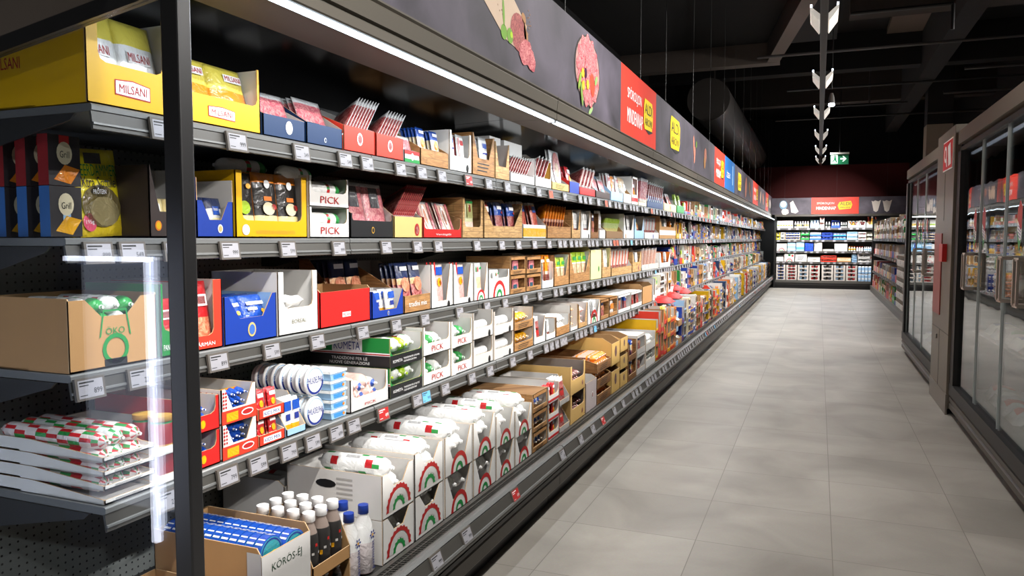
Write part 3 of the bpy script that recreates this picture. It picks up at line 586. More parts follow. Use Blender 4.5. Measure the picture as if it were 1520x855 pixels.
# suspended light line
for tx, ya, yb, lk in ((0, -3, 23.5, 'long suspended grey lighting rail over the middle of the aisle'), (FILL_X, -3, 13.6, 'suspended lighting rail over the next aisle, behind the freezers')):
    tl = thing('light_track', lk, 'lighting rail', (tx, ya, LAMP_Z)); TLn = yb - ya
    MB().box(-.028, .028, 0, TLn, -.115, -.045, M('121110', .6, 'metal')).box(-.034, -.028, 0, TLn, -.115, -.03, M('1a1918', .5, 'metal')).box(.028, .034, 0, TLn, -.115, -.03, M('1a1918', .5, 'metal')).build('rail', tl)
    for k in range(int(TLn / 3)):
        MB().tube((0, 1.5 + 3 * k, -.045), (0, 1.5 + 3 * k, 1.75), .006, PIPE, 6).build('drop_rod', tl)
WING_GLOW = emis('efe9df', .45); LENS = emis('dfeaff', 7.0)  # wings glow weakly in place of the light from their own lamp
def wing(s_):
    m = MB(); m.prism([(s_ * .037, -.125), (s_ * .045, -.14), (s_ * .125, -.03), (s_ * .128, .0), (s_ * .115, .0), (s_ * .037, -.07)], XY, -.25, .25, WING_GLOW); return m
lens = lambda s_: MB().box(s_ * .118 - .009, s_ * .118 + .009, -.24, .24, .002, .028, LENS)
wm1, wm2, lm1, lm2 = wing(-1).mesh('lamp_wing'), wing(1).mesh('lamp_wing'), lens(-1).mesh('lens'), lens(1).mesh('lens')
for k, y in enumerate(LAMP_Y):
    l = thing('track_lamp', 'V-shaped double lamp on the ceiling rail, %s' % ['behind the camera', 'above the camera', 'just over the camera view', 'nearest and largest in view', 'second in view from the near end', 'third in view', 'fourth in view', 'fifth in view', 'farthest, near the red wall'][k], 'lamp', (0, y, LAMP_Z), group='lamps along the ceiling rail')
    part('lamp_wing', wm1, l); part('lamp_wing', wm2, l); part('lens', lm1, l); part('lens', lm2, l)
for k, y in enumerate(FILL_Y):
    l = thing('track_lamp', 'V-shaped double lamp of the next aisle, outside the view, number %s from the near wall' % ['one', 'two', 'three', 'four', 'five', 'six', 'seven'][k], 'lamp', (FILL_X, y, LAMP_Z), group='lamps over the next aisle')
    part('lamp_wing', wm1, l); part('lamp_wing', wm2, l); part('lens', lm1, l); part('lens', lm2, l)
sl = thing('spotlight', 'small round spotlight hanging on a rod beside the lamp line', 'spotlight', (.13, 12.4, 3.46))
MB().loft([((0, 0, .14), .02), ((0, 0, .07), .04), ((.0, -.01, -.03), .05)], M('6b6762', .5, 'metal'), 16).build('lamp_shade', sl); MB().tube((0, 0, .2), (0, 0, 1.9), .008, PIPE, 6).build('rod', sl)
MB().loft([((0, -.02, -.02), .045), ((0, -.025, -.045), .045)], emis('e8f2ff', 12), 16).build('lens', sl)
# exit sign
ex = thing('exit_sign', 'green and white emergency exit sign with a running figure and arrow', 'exit sign', (.42, 20.0, 3.36))
MB().box(-.20, .20, 0, .04, -.13, .11, M('1c7a50', .4, 'plain')).build('sign_plate', ex); MB().box(-.21, .21, -.04, .06, .11, .15, M('b8b8b4', .4, 'metal')).tube((0, 0, .15), (0, 0, 2.0), .008, PIPE, 6).build('housing', ex)
m = MB(); Fe = Face(m, (0, -.002, 0), (1, 0, 0), (0, -1, 0)); wl = emis('d8f5e4', .9)
Fe.poly([(-.19, -.11), (-.04, -.11), (-.04, .10), (-.19, .10)], wl, 0); g2 = M('1c7a50', .4, 'plain')
Fe.ell(-.10, .065, .018, .018, g2, .001); Fe.poly([(-.12, .045), (-.08, .045), (-.07, -.02), (-.05, -.08), (-.07, -.09), (-.10, -.03), (-.15, -.08), (-.165, -.065), (-.12, -.01)], g2, .001); Fe.poly([(-.155, .01), (-.12, .045), (-.125, .02), (-.15, -.005)], g2, .001)
Fe.poly([(.02, -.015), (.10, -.015), (.06, -.065), (.09, -.065), (.155, 0), (.09, .065), (.06, .065), (.10, .018), (.02, .018)], wl, 0)
m.build('pictogram', ex)

sl = thing('spotlight', 'small spotlight under the lamp rail aimed at the end sign', 'spotlight', (0, 20.8, 3.44))
MB().loft([((0, -.05, .07), .02), ((0, -.03, .02), .04), ((0, .05, -.05), .05)], M('2b2927', .5, 'metal'), 16).build('lamp_shade', sl)
# ------------------------------------------------------------------ products: meshes
def pack(key, w_, h, t, bands, labels=(), texts=(), name='food_packet'):
    """film pack standing on its bottom edge, broad side towards -Y; bands bottom to top: (upto, material)"""
    def mk():
        m = MB(); nx, nz = 8, 12; us = [i / nx for i in range(nx + 1)]; vs = []
        zs = sorted(set([j / nz for j in range(nz + 1)] + [b[0] for b in bands]))
        zs = [z for i, z in enumerate(zs) if z in [b[0] for b in bands] or z in (0, 1) or all(abs(z - b[0]) > .03 for b in bands)]
        nz = len(zs) - 1
        for sgn in (-1, 1):
            for u in us:
                for v in zs:
                    bu = (1 - (2 * u - 1) ** 6) * (1 - (2 * v - 1) ** 6); vs.append(((u - .5) * w_ * (1 - .02 * (bu > .9)), sgn * (t * .5 * bu * (.85 + .15 * math.sin(u * 9 + v * 7)) + .0008), v * h))
        fs = []; ms = []; o = (nx + 1) * (nz + 1)
        def bm(v):
            for b in bands:
                if v < b[0] + 1e-6: return b[1]
            return bands[-1][1]
        for i in range(nx):
            for j in range(nz):
                a = i * (nz + 1) + j; mt = bm((zs[j] + zs[j + 1]) / 2)
                fs.append((a, a + nz + 1, a + nz + 2, a + 1)); ms.append(mt); fs.append((o + a, o + a + 1, o + a + nz + 2, o + a + nz + 1)); ms.append(mt)
        ed = [(i * (nz + 1), (i + 1) * (nz + 1)) for i in range(nx)] + [((i + 1) * (nz + 1) + nz, i * (nz + 1) + nz) for i in range(nx)] + [(j + 1, j) for j in range(nz)] + [(nx * (nz + 1) + j, nx * (nz + 1) + j + 1) for j in range(nz)]
        for a, b in ed: fs.append((b, a, o + a, o + b)); ms.append(bands[-1][1])
        m.add(vs, fs, ms, smooth=True)
        for sh, cx, cz, lw, lh, mt in labels:
            y = -t * .5 - .0022
            if sh == 'r': m.add([((cx + a * lw), y, (cz + b * lh)) for a, b in ((-.5, -.5), (.5, -.5), (.5, .5), (-.5, .5))], [(0, 1, 2, 3)], mt)
            else: m.disc(cx, cz, lw / 2, lh / 2, mt, y - .0004)
        for tx, cx, cz, tw, th, mt in texts: m.text(tx, cx, cz, tw, th, mt, y=-t * .5 - .0034)
        return m
    return dict(me=mesh_once(CM, 'pk_' + key, mk), w=w_, h=h, t=t, name=name)
def tubem(key, L_, r, mat, fn=None, name='sausage', clip=INKW, flat=1.0):
    """sausage or roll lying along local Y from 0 to L"""
    def mk():
        m = MB(); pts = [((0, .0, 0), r * .18), ((0, .012, 0), r * .22), ((0, .022, 0), r * .7), ((0, .04, 0), r * .97)] + [((0, .04 + (L_ - .08) * k / 8, 0), r) for k in range(1, 8)] + [((0, L_ - .04, 0), r * .97), ((0, L_ - .022, 0), r * .7), ((0, L_ - .012, 0), r * .22), ((0, L_, 0), r * .18)]
        m.loft(pts, mat, 14, None, True, fn); m.tube((0, .006, 0), (0, .012, 0), r * .26, clip, 8); m.v = [(x, y, z + r) for x, y, z in m.v]; return m
    return dict(me=mesh_once(CM, 'tb_' + key, mk), w=2 * r, h=2 * r, t=L_, name=name)
def lathe_obj(key, prof_, mats, n=14, name='bottle', extra=None, cap=True):
    """upright: prof_ [(z, r)], mats per segment"""
    def mk():
        m = MB(); m.loft([((0, 0, z), r) for z, r in prof_], mats[0], n, None, True, lambda i, j: mats[i]); m.v = [tuple(v) for v in m.v]
        m.add([(math.cos(2 * PI * i / n) * prof_[-1][1], math.sin(2 * PI * i / n) * prof_[-1][1], prof_[-1][0] + .0002) for i in range(n)], [tuple(range(n))], mats[-1])
        if extra: extra(m)
        return m
    return dict(me=mesh_once(CM, 'la_' + key, mk), w=2 * max(r for _, r in prof_), h=prof_[-1][0], t=2 * max(r for _, r in prof_), name=name)
def boxm(key, w_, d, h, front, side, name='food_box', extra=None, top=None):
    def mk():
        m = MB(); m.add([(x, y, z) for x in (-w_ / 2, w_ / 2) for y in (0, d) for z in (0, h)], [(0, 1, 3, 2), (4, 6, 7, 5), (0, 4, 5, 1), (2, 3, 7, 6), (0, 2, 6, 4), (1, 5, 7, 3)], [side, side, front, side, side, top or side])
        if extra: extra(m)
        return m
    return dict(me=mesh_once(CM, 'bx_' + key, mk), w=w_, h=h, t=d, name=name)

# ------------------------------------------------------------------ products: registry (the 300 largest of a kind stand alone, the farther rest is one mass)
REG = []
def reg(name, me, T, label, cat, group=None, children=()):
    REG.append(dict(name=name, me=me, T=T, label=label, cat=cat, group=group, ch=children))
SH = {1: 'top shelf', 2: 'second shelf', 3: 'third shelf', 4: 'fourth shelf', 5: 'bottom deck'}
def world(lv, y, back=0.0, dz=0.0):
    x, z = SHELF[lv] if lv < 5 else (DECKX, DECKZ)
    return Matrix.Translation((x - .008 - back, y, z + .0005 + dz)) @ Matrix.Rotation(PI / 2, 4, 'Z')
RIM = M('c9a77c')
def carton(key, w_, d, h, fh, outer, inner, style='u', pw=.03, ph=None, slope=0, draw=None, rim=None, lip=.0, hb=None):
    """open display tray. style u: front with a rounded notch; low: plain low front; closed: full box; win: box with a window"""
    t = .0035; rim = rim or RIM; hb = hb or h
    def mk():
        m = MB(); fx = lambda a, b, q: (a, q, b); sx = lambda a, b, q: (q, a, b)
        m.box(-w_ / 2, w_ / 2, 0, d, 0, t, outer)
        m.prism([(-w_ / 2, 0), (w_ / 2, 0), (w_ / 2, hb), (-w_ / 2, hb)], fx, d - t, d, inner, outer, rim)
        p_ = ph if ph is not None else h
        if style == 'low': sp = [(0, 0), (d, 0), (d, hb), (max(slope, .001), h), (0, fh)]
        elif style == 'low' and hb < h * .7: sp = [(0, 0), (d, 0), (d, hb), (d * .5, hb), (0, fh)]
        elif style == 'arc': sp = [(0, 0), (d, 0), (d, hb)] + [(d * .75 * (1 - math.sin(k * PI / 12)), fh + (h - fh) * (1 - (1 - math.cos(k * PI / 12)) ** 1.0)) for k in range(0, 7)]
        else: sp = [(0, 0), (d, 0), (d, hb), (max(slope, .001), h), (0, p_)]
        m.prism(sp, sx, -w_ / 2, -w_ / 2 + t, outer, inner, rim); m.prism(sp, sx, w_ / 2 - t, w_ / 2, inner, outer, rim)
        W = w_ / 2
        if style in ('u', 'v'):
            c = min(.022, (p_ - fh) * .4) if style == 'u' else min((p_ - fh), w_ * .2)
            fp = [(-W, 0), (W, 0), (W, p_), (W - pw, p_), (W - pw, fh + c), (W - pw - c * .3, fh + c * .3), (W - pw - c, fh), (-W + pw + c, fh), (-W + pw + c * .3, fh + c * .3), (-W + pw, fh + c), (-W + pw, p_), (-W, p_)]
            if style == 'v': fp = [(-W, 0), (W, 0), (W, p_), (W - pw, p_), (W - pw - c, fh), (-W + pw + c, fh), (-W + pw, p_), (-W, p_)]
            m.prism(fp, fx, 0, t, outer, inner, rim)
        elif style == 'win':   # closed front with an opening in the upper half
            m.prism([(-W, 0), (W, 0), (W, fh), (-W, fh)], fx, 0, t, outer, inner, rim)
            for s_ in (-1, 1): m.prism([(s_ * W, fh), (s_ * (W - pw), fh), (s_ * (W - pw), h), (s_ * W, h)], fx, 0, t, outer, inner, rim)
            m.prism([(-W, h - .022), (W, h - .022), (W, h), (-W, h)], fx, 0, t, outer, inner, rim)
            m.box(-W, W, 0, d, h - t, h, outer)
        elif style == 'closed':
            m.prism([(-W, 0), (W, 0), (W, h), (-W, h)], fx, 0, t, outer, inner, rim); m.box(-W, W, 0, d, h - t, h, inner)
        else: m.prism([(-W, 0), (W, 0), (W, fh), (-W, fh)], fx, 0, t, outer, inner, rim)
        if draw: draw(m, w_, fh, h, d)
        return m
    return mesh_once(CM, 'ct_%s_%.3f_%.3f_%.3f' % (key, w_, h, d), mk)
def logo_milsani(m, w_, fh, h, d):
    m.add([(a, -.0012, b) for a, b in ((-.055, fh * .30), (.055, fh * .26), (.055, fh * .62), (0, fh * .70), (-.055, fh * .66))], [(0, 1, 2, 3, 4)], INKR)
    m.add([(a * .95, -.0018, b) for a, b in ((-.055, fh * .33), (.055, fh * .29), (.055, fh * .60), (0, fh * .67), (-.055, fh * .63))], [(0, 1, 2, 3, 4)], INKW)
    m.text('MILSANI', 0, fh * .47, .085, fh * .2, INKR, y=-.0026)
    m.text('MILSANI', -.28 if d > .3 else -d * .7, h * .45, .10, .03, INKR, y=-w_ / 2 - .001, side='left')
def lg_text(tx, mat, fw=.7, fz=.5, fhh=.3, plate=None, k='fh'):
    def f(m, w_, fh, h, d):
        if plate: m.add([(a, -.0012, b) for a, b in ((-w_ * fw * .56, fh * (fz - fhh * .8)), (w_ * fw * .56, fh * (fz - fhh * .8)), (w_ * fw * .56, fh * (fz + fhh * .8)), (-w_ * fw * .56, fh * (fz + fhh * .8)))], [(0, 1, 2, 3)], plate)
        m.text(tx, 0, fh * fz, w_ * fw, fh * fhh, mat, y=-.0022)
    return f
def lg_disc(c1, c2, fx_=0, fz=.5, r=.3, tx=None):
    def f(m, w_, fh, h, d):
        m.disc(w_ * fx_, fh * fz, fh * r * .8, fh * r, c1, -.0012); m.disc(w_ * fx_, fh * fz, fh * r * .55, fh * r * .7, c2, -.002)
        if tx: m.text(tx, 0, fh * .2, w_ * .7, fh * .12, c1, y=-.002)
    return f
def lg_band(c, z0, z1, tx=None, tc=None):
    def f(m, w_, fh, h, d):
        m.add([(-w_ / 2, -.001, fh * z0), (w_ / 2, -.001, fh * z0), (w_ / 2, -.001, fh * z1), (-w_ / 2, -.001, fh * z1)], [(0, 1, 2, 3)], c)
        if tx: m.text(tx, 0, fh * (z0 + z1) / 2, w_ * .6, fh * (z1 - z0) * .6, tc or INKW, y=-.002)
    return f
def lg_rosette(m, w_, fh, h, d):
    R_ = min(w_ * .40, h * .56)
    if d > .3:
        for k in range(5): m.add([(-w_ / 2 - .001, d * .30 + a, h * .80 - .018 * k + b) for a, b in ((0, 0), (0, .007), (.07, .007), (.07, 0))], [(0, 1, 2, 3)], GREYC)
        m.add([(-w_ / 2 - .001, d * .58 + math.cos(q * PI / 6) * .045, h * .68 + math.sin(q * PI / 6) * .016) for q in range(12)], [tuple(range(12))], BLACK)
    m.ring(.0, h * .10, R_ * .78, R_, 0, PI, INKR, -.0012, n=22, wav=-.07); m.ring(.0, h * .10, R_ * .30, R_ * .5, 0, PI, INKG, -.0014, n=14, wav=-.1)
    m.ring(.0, h * .10, R_ * .52, R_ * .76, 0, PI, WHITE2, -.0010, n=22, wav=-.05)
def lg_arch(m, w_, fh, h, d):
    R_ = w_ * .30; m.ring(0, 0.004, R_ * .75, R_, 0, PI, INKR, -.0012, n=14); m.ring(0, .004, R_ * .25, R_ * .45, 0, PI, INKG, -.0014, n=10)
def lg_pig(m, w_, fh, h, d): m.disc(w_ * .3, fh * .30, .016, .020, INKK, -.0012, 9); m.add([(w_ * .3 - .005, -.0012, fh * .30 - .03), (w_ * .3 + .006, -.0012, fh * .30 - .03), (w_ * .3 + .004, -.0012, fh * .3), (w_ * .3 - .002, -.0012, fh * .3)], [(0, 1, 2, 3)], INKK)
def lg_lines(m, w_, fh, h, d):
    for k in range(3): m.add([(-w_ * .3, -.0012, fh * (.65 - .2 * k)), (w_ * (.25 - .05 * k), -.0012, fh * (.65 - .2 * k)), (w_ * (.25 - .05 * k), -.0012, fh * (.72 - .2 * k)), (-w_ * .3, -.0012, fh * (.72 - .2 * k))], [(0, 1, 2, 3)], INKK)

# ------------------------------------------------------------------ the individual products
P = {}
def defp(k, look, *a, **kw): P[k] = pack(k, *a, **kw); P[k]['look'] = look
tR = lambda tx, cz, w_=.08, h=.02, mt=INKR: (tx, 0, cz, w_, h, mt)
defp('mily', 'yellow and white pouch of grated cheese', .15, .20, .028, [(.42, AMBER), (.72, WFILM), (1, YFILM)], [('r', 0, .118, .085, .026, INKW)], [tR('MILSANI', .118)])
defp('milo', 'orange pouch of cheese slices', .16, .175, .03, [(.55, OFILM), (1, YFILM)], [('r', .02, .135, .075, .024, INKW)], [('MILSANI', .02, .135, .066, .016, INKR)])
defp('hamt', 'clear packet of pink ham slices with a teal label', .155, .17, .014, [(.12, CLEAR), (.88, HAM), (1, CLEAR)], [('r', -.02, .05, .09, .06, TEAL), ('d', .045, .04, .02, .02, AMBER)])
defp('sald', 'clear packet of folded dark salami slices', .13, .165, .016, [(.10, CLEAR), (.82, SAL), (1, CLEAR)], [('r', 0, .07, .06, .05, INKR), ('r', 0, .085, .05, .012, CREAM)])
defp('blub', 'packet with a blue head and a burger picture', .072, .165, .014, [(.36, DARKM), (.44, SAL), (.74, CREAM), (1, BFILM)], [('d', 0, .095, .036, .042, OFILM), ('d', 0, .112, .02, .016, YFILM), ('r', 0, .145, .045, .014, INKW)])
defp('whtb', 'white fronted packet of brown ham', .07, .155, .016, [(.34, SAL), (.92, WFILM), (1, CLEAR)], [('r', 0, .12, .035, .02, BFILM), ('r', .0, .09, .04, .006, INKB)])
defp('whtr', 'white fronted packet with red edge stripes', .07, .155, .016, [(.34, SAL), (.92, WFILM), (1, CLEAR)], [('r', -.028, .095, .008, .09, RED), ('r', 0, .12, .03, .02, RFILM)])
defp('oval', 'clear packet with an oval of sliced salami', .15, .19, .012, [(1, CLEAR)], [('d', 0, .10, .12, .165, SAL), ('d', 0, .095, .06, .07, CREAM), ('r', 0, .085, .055, .018, ORANGE)])
defp('fan1', 'thin packet of salami with a white corner label', .13, .15, .008, [(.12, CLEAR), (.9, SAL), (1, WFILM)], [('r', .03, .11, .05, .04, INKW), ('d', .03, .115, .02, .02, INKR)])
defp('blkc', 'black labelled packet of pale cheese with an orange head', .09, .145, .020, [(.32, CHEESE), (.84, KFILM), (1, OFILM)], [('d', 0, .118, .022, .02, INKW), ('r', .0, .085, .03, .01, ORANGE), ('d', .0, .062, .045, .03, CREAM), ('d', .02, .066, .02, .014, INKR)])
defp('blkg', 'black labelled packet of pale cheese with a green corner', .09, .14, .020, [(.32, CHEESE), (1, KFILM)], [('d', -.02, .12, .03, .022, GFILM), ('d', .0, .062, .04, .03, LIMEF), ('d', .02, .11, .018, .012, AMBER)])
defp('blkp', 'clear packet of rose ham under a dark grey label', .125, .185, .010, [(.10, CLEAR), (.93, HAM), (1, CLEAR)], [('r', 0, .135, .055, .07, M('3b3b40', .4, 'film')), ('r', 0, .15, .04, .006, INKW), ('r', 0, .135, .03, .005, INKW)])
defp('redf', 'thin salami packet with a red and green printed edge', .13, .16, .007, [(.10, CLEAR), (.55, SAL), (.90, DARKM), (1, RFILM)], [('r', 0, .12, .11, .022, GFILM), ('r', 0, .095, .09, .01, INKW)])
defp('bacw', 'clear packet of bacon strips with a white oval', .12, .15, .010, [(.10, CLEAR), (.9, PALE), (1, CLEAR)], [('d', 0, .08, .035, .10, INKW), ('d', 0, .08, .022, .07, ORANGE), ('r', -.045, .08, .02, .12, HAM), ('r', .045, .08, .02, .12, HAM)])
defp('grnl', 'pale packet with a green and cream label', .075, .16, .012, [(.40, PALE), (1, M('c8c89a', .4, 'film'))], [('r', 0, .11, .05, .06, M('a8a86a', .4, 'film')), ('r', 0, .12, .02, .03, INKR), ('r', 0, .146, .06, .01, GREEN)])
defp('kair', 'packet of pink sausage with a red and orange label', .065, .145, .016, [(.30, PALE), (1, RFILM)], [('r', 0, .115, .045, .022, INKW), ('d', 0, .07, .03, .04, AMBER)])
defp('kaib', 'packet of spiced salami with a blue head', .072, .15, .016, [(.62, SAL), (1, BFILM)], [('r', 0, .125, .045, .014, INKW), ('d', .02, .105, .014, .01, INKR)])
defp('pepp', 'clear packet of red paprika sausage with a blue corner', .085, .175, .014, [(.92, M('a82a22', .35, 'meat', 'd8785a')), (1, CLEAR)], [('r', .0, .14, .045, .03, BFILM), ('r', .0, .16, .03, .006, AMBER)])
defp('orng', 'leaning packet of snack sausages with an orange head', .06, .145, .012, [(.40, DARKM), (.5, PALE), (1, OFILM)], [('r', 0, .12, .04, .012, INKW), ('r', 0, .06, .008, .08, SAL)])
defp('clrw', 'clear and white packet of cured meat', .075, .16, .012, [(.35, DARKM), (.5, CLEAR), (.95, WFILM), (1, CLEAR)], [('r', 0, .12, .04, .03, M('c4c4c4', .4, 'film'))])
defp('limg', 'pale green and yellow snack packet', .06, .15, .010, [(.4, CHEESE), (.7, M('d8dfb0', .4, 'film')), (1, LIMEF)], [('r', 0, .08, .01, .06, INKW)])
defp('navr', 'packet of smoked sausages with a navy head', .075, .165, .016, [(.55, SAL), (.68, M('d8a070', .4, 'meat', 'e8c8a0')), (1, NFILM)], [('r', 0, .145, .045, .014, INKW), ('d', .0, .09, .05, .05, M('b86848', .4, 'meat', 'e0a080'))])
defp('brch', 'pale brown chunk of smoked meat in a clear pack', .11, .15, .03, [(1, M('caa070', .35, 'meat', 'e8d8b8'))], [('r', .01, .09, .05, .04, INKW)])
defp('pinw', 'window pack of pink sausages with a blue flag label', .085, .165, .014, [(.7, M('cf9a96', .35, 'meat', 'e8c4bc')), (1, M('b8a098', .4, 'film'))], [('r', 0, .14, .055, .032, BFILM), ('r', -.035, .15, .012, .05, RED), ('d', 0, .095, .032, .036, AMBER), ('d', .008, .092, .02, .02, INKR)])
defp('tric', 'white pack with a red and green half rosette', .10, .185, .02, [(.30, WFILM), (.62, M('eab08a', .4, 'meat', 'f0c8a8')), (1, WFILM)], [('r', 0, .155, .012, .03, INKR), ('r', -.02, .155, .01, .03, INKG), ('r', .03, .16, .02, .012, INKG), ('d', 0, .015, .05, .028, INKR), ('d', 0, .012, .026, .016, INKG)])
defp('grhd', 'packet of sliced sausage with a lime green head', .07, .15, .012, [(.62, M('c89a7a', .35, 'meat', 'e8c8a8')), (.66, WFILM), (1, LIMEF)], [('r', 0, .12, .05, .018, GFILM)])
defp('blul', 'shiny blue pouch with white lettering', .13, .10, .045, [(1, BFILM)], [('r', 0, .06, .09, .012, INKW), ('r', -.02, .04, .05, .010, INKW), ('d', .03, .03, .02, .016, AMBER)])
defp('bclr', 'navy pouch with a clear window of grated cheese', .13, .155, .04, [(.45, CHEESE), (.7, CLEAR), (1, NFILM)], [('r', 0, .10, .05, .035, BFILM), ('r', 0, .105, .035, .01, INKW)])
defp('grat', 'clear bag of pale grated cheese', .15, .11, .05, [(1, CHEESE)], [('r', .0, .07, .06, .03, INKW)])
defp('kalm', 'red packet of paprika sausage', .10, .17, .014, [(.45, M('c86848', .35, 'meat', 'e8b890')), (1, RFILM)], [('r', 0, .12, .08, .03, INKW), ('r', 0, .12, .07, .02, INKR)])
defp('blbx', 'small blue and white wrapped cheese', .06, .11, .03, [(.25, AMBER), (1, WFILM)], [('r', 0, .085, .05, .03, BFILM), ('r', 0, .05, .03, .02, INKB)])
defp('leer', 'large yellow packet of cheese slices with a green name', .175, .245, .020, [(.18, M('e0c020', .4, 'film')), (1, M('f2dc12', .4, 'film'))], [('d', 0, .085, .15, .12, M('6a5a2a', .4, 'film')), ('d', .01, .07, .11, .085, CHEESE), ('d', 0, .125, .07, .028, KFILM), ('r', -.01, .218, .065, .03, KFILM), ('d', -.055, .04, .05, .05, M('e04a6a', .4, 'film'))],
     [('LEERDAMMER', 0, .185, .15, .032, GREEN), ('Xtra Sottile', 0, .152, .135, .030, INKK), ('PROTEIN', 0, .125, .05, .013, INKW), ('195g', -.055, .04, .03, .014, INKW)])
defp('whts', 'white wrapped slab of cheese', .12, .09, .05, [(1, WFILM)], [('r', 0, .05, .06, .03, ORANGE)])
def gband(c, i0, i1): return lambda i, j: c if i0 <= i < i1 else WFILM
def prn(i, j):
    if i in (4, 9) and j % 5 in (0, 1): return RFILM
    if i in (5, 10) and j % 5 == 3: return GFILM
    if i in (6, 7) and j % 4 == 0: return M('a8a8a8', .4, 'film')
    if i == 3 and j % 3 == 0: return GFILM
    return WFILM
P['whsa'] = tubem('whsa', .30, .033, WFILM, prn); P['whsa']['look'] = 'white salami roll with red and green print'
P['whsb'] = tubem('whsb', .30, .033, WFILM, lambda i, j: M('b8b8b8', .4, 'film') if (i in (4, 5, 6) and j in (2, 3)) else WFILM); P['whsb']['look'] = 'plain white salami roll'
P['yels'] = tubem('yels', .28, .030, WFILM, lambda i, j: AMBER if i < 4 else (RFILM if i == 7 else WFILM)); P['yels']['look'] = 'white salami roll with a yellow end'
P['gres'] = tubem('gres', .24, .030, WFILM, lambda i, j: GFILM if (i < 4) else ((RFILM if j % 2 else GFILM) if i == 6 else WFILM)); P['gres']['look'] = 'white salami with a green wrapped end'
P['lims'] = tubem('lims', .22, .030, LIMEF, lambda i, j: WFILM if 5 < i < 9 else LIMEF); P['lims']['look'] = 'lime green wrapped sausage'
P['pink'] = tubem('pink', .20, .034, PINKF, lambda i, j: WFILM if 6 < i < 9 else M('e8bcb0', .35, 'film')); P['pink']['look'] = 'pale pink sausage roll'
P['blus'] = tubem('blus', .22, .024, WFILM, lambda i, j: BFILM if i % 4 == 1 else WFILM); P['blus']['look'] = 'thin sausage roll with blue bands'
P['brns'] = tubem('brns', .18, .020, DARKM, None, clip=STEEL); P['brns']['look'] = 'dark brown smoked sausage'
P['orns'] = tubem('orns', .20, .022, DARKM, lambda i, j: OFILM if i < 4 or i % 5 == 0 else (M('d8b8a8', .3, 'film') if j % 3 else DARKM)); P['orns']['look'] = 'orange and brown wrapped sausage'
P['snck'] = tubem('snck', .09, .014, WFILM, lambda i, j: BFILM if i < 5 else (RFILM if i < 7 else AMBER), name='cheese_snack'); P['snck']['look'] = 'small blue and white wrapped cheese snack'
P['xmas'] = tubem('xmas', .40, .024, WFILM, lambda i, j: (RFILM if (i + j) % 3 == 0 else (GFILM if (i * 2 + j) % 5 == 0 else M('e8dcd8', .35, 'film')))); P['xmas']['look'] = 'red and white wrapped sweet roll'
P['xmag'] = tubem('xmag', .40, .024, WFILM, lambda i, j: (GFILM if (i + j) % 3 == 0 else (RFILM if (i * 2 + j) % 4 == 0 else M('d8dcd8', .35, 'film')))); P['xmag']['look'] = 'green and red wrapped sweet roll'
P['roun'] = tubem('roun', .34, .052, BLUE, lambda i, j: (WFILM if j in (3, 4, 5, 9) else BFILM) if i % 2 else BFILM, name='cheese_roll'); P['roun']['look'] = 'long blue and white roll of round boxed cheeses'
def cheese_round():
    m = MB(); m.tube((0, 0, 0), (0, .026, 0), .052, BFILM, 24); m.tube((0, -.0012, 0), (0, 0, 0), .047, M('2f8f9c', .4, 'film'), 24)
    for k in range(7): a = k * 2 * PI / 7 + .2; m.add([(math.cos(a + b) * .0525, y, math.sin(a + b) * .0525) for b, y in ((0, .001), (.4, .001), (.4, .025), (0, .025))], [(0, 1, 2, 3)], WFILM)
    m.ring(0, 0, .040, .045, 0, 2 * PI, INKB, -.0018, 20); m.disc(.01, -.01, .022, .018, LIMEF, -.0022, 12); m.v = [(x, y, z + .052) for x, y, z in m.v]; return m
P['chro'] = dict(me=mesh_once(CM, 'chro', cheese_round), w=.104, h=.104, t=.027, name='round_cheese_box', look='round blue cheese box standing on edge')
def phil_round():
    m = MB(); m.loft([((0, .0, 0), .050), ((0, .004, 0), .054), ((0, .010, 0), .054), ((0, .012, 0), .047), ((0, .030, 0), .045)], WFILM, 24); m.ring(0, 0, .040, .048, PI * 1.02, PI * 1.98, INKB, -.0012, 16); m.ring(0, 0, .046, .049, -.3, PI + .2, LBLUE, -.0012, 16)
    m.text('PHILADELPHIA', 0, .004, .090, .022, INKB, y=-.0016); m.v = [(x, y, z + .054) for x, y, z in m.v]; return m
P['phil'] = dict(me=mesh_once(CM, 'phil', phil_round), w=.108, h=.108, t=.031, name='cream_cheese_tub', look='round white cream cheese tub with blue lettering, standing on edge')
def rect_tub():
    m = MB(); m.prism([(-.045, 0), (.045, 0), (.052, .026), (-.052, .026)], lambda a, b, t: (a, t, b), 0, .075, LBLUE); m.add([(-.03, -.001, .004), (.03, -.001, .004), (.034, -.001, .02), (-.034, -.001, .02)], [(0, 1, 2, 3)], M('3f8fd0', .4, 'film')); m.disc(.03, .012, .008, .006, OFILM, -.002, 8)
    m.box(-.054, .054, -.003, .078, .026, .035, WFILM); return m
P['rtub'] = dict(me=mesh_once(CM, 'rtub', rect_tub), w=.108, h=.0355, t=.08, name='spread_tub', look='flat white lidded tub with a blue side')
P['grbx'] = boxm('grbx', .115, .048, .132, M('2e2a2c', .4), M('a02428', .4), extra=lambda m: (m.disc(.0, .085, .028, .03, CREAM, -.001), m.add([(a, -.0008, b) for a, b in ((-.018, .105), (.018, .108), (.018, .131), (-.018, .131))], [(0, 1, 2, 3)], RED), m.add([(a, -.001, b) for a, b in ((-.04, .015), (.02, .005), (.055, .045), (.0, .055))], [(0, 1, 2, 3)], OFILM), m.text('Grill', 0, .082, .035, .018, INKK, y=-.002)), name='grill_cheese_box'); P['grbx']['look'] = 'dark grill cheese box with a red spine'
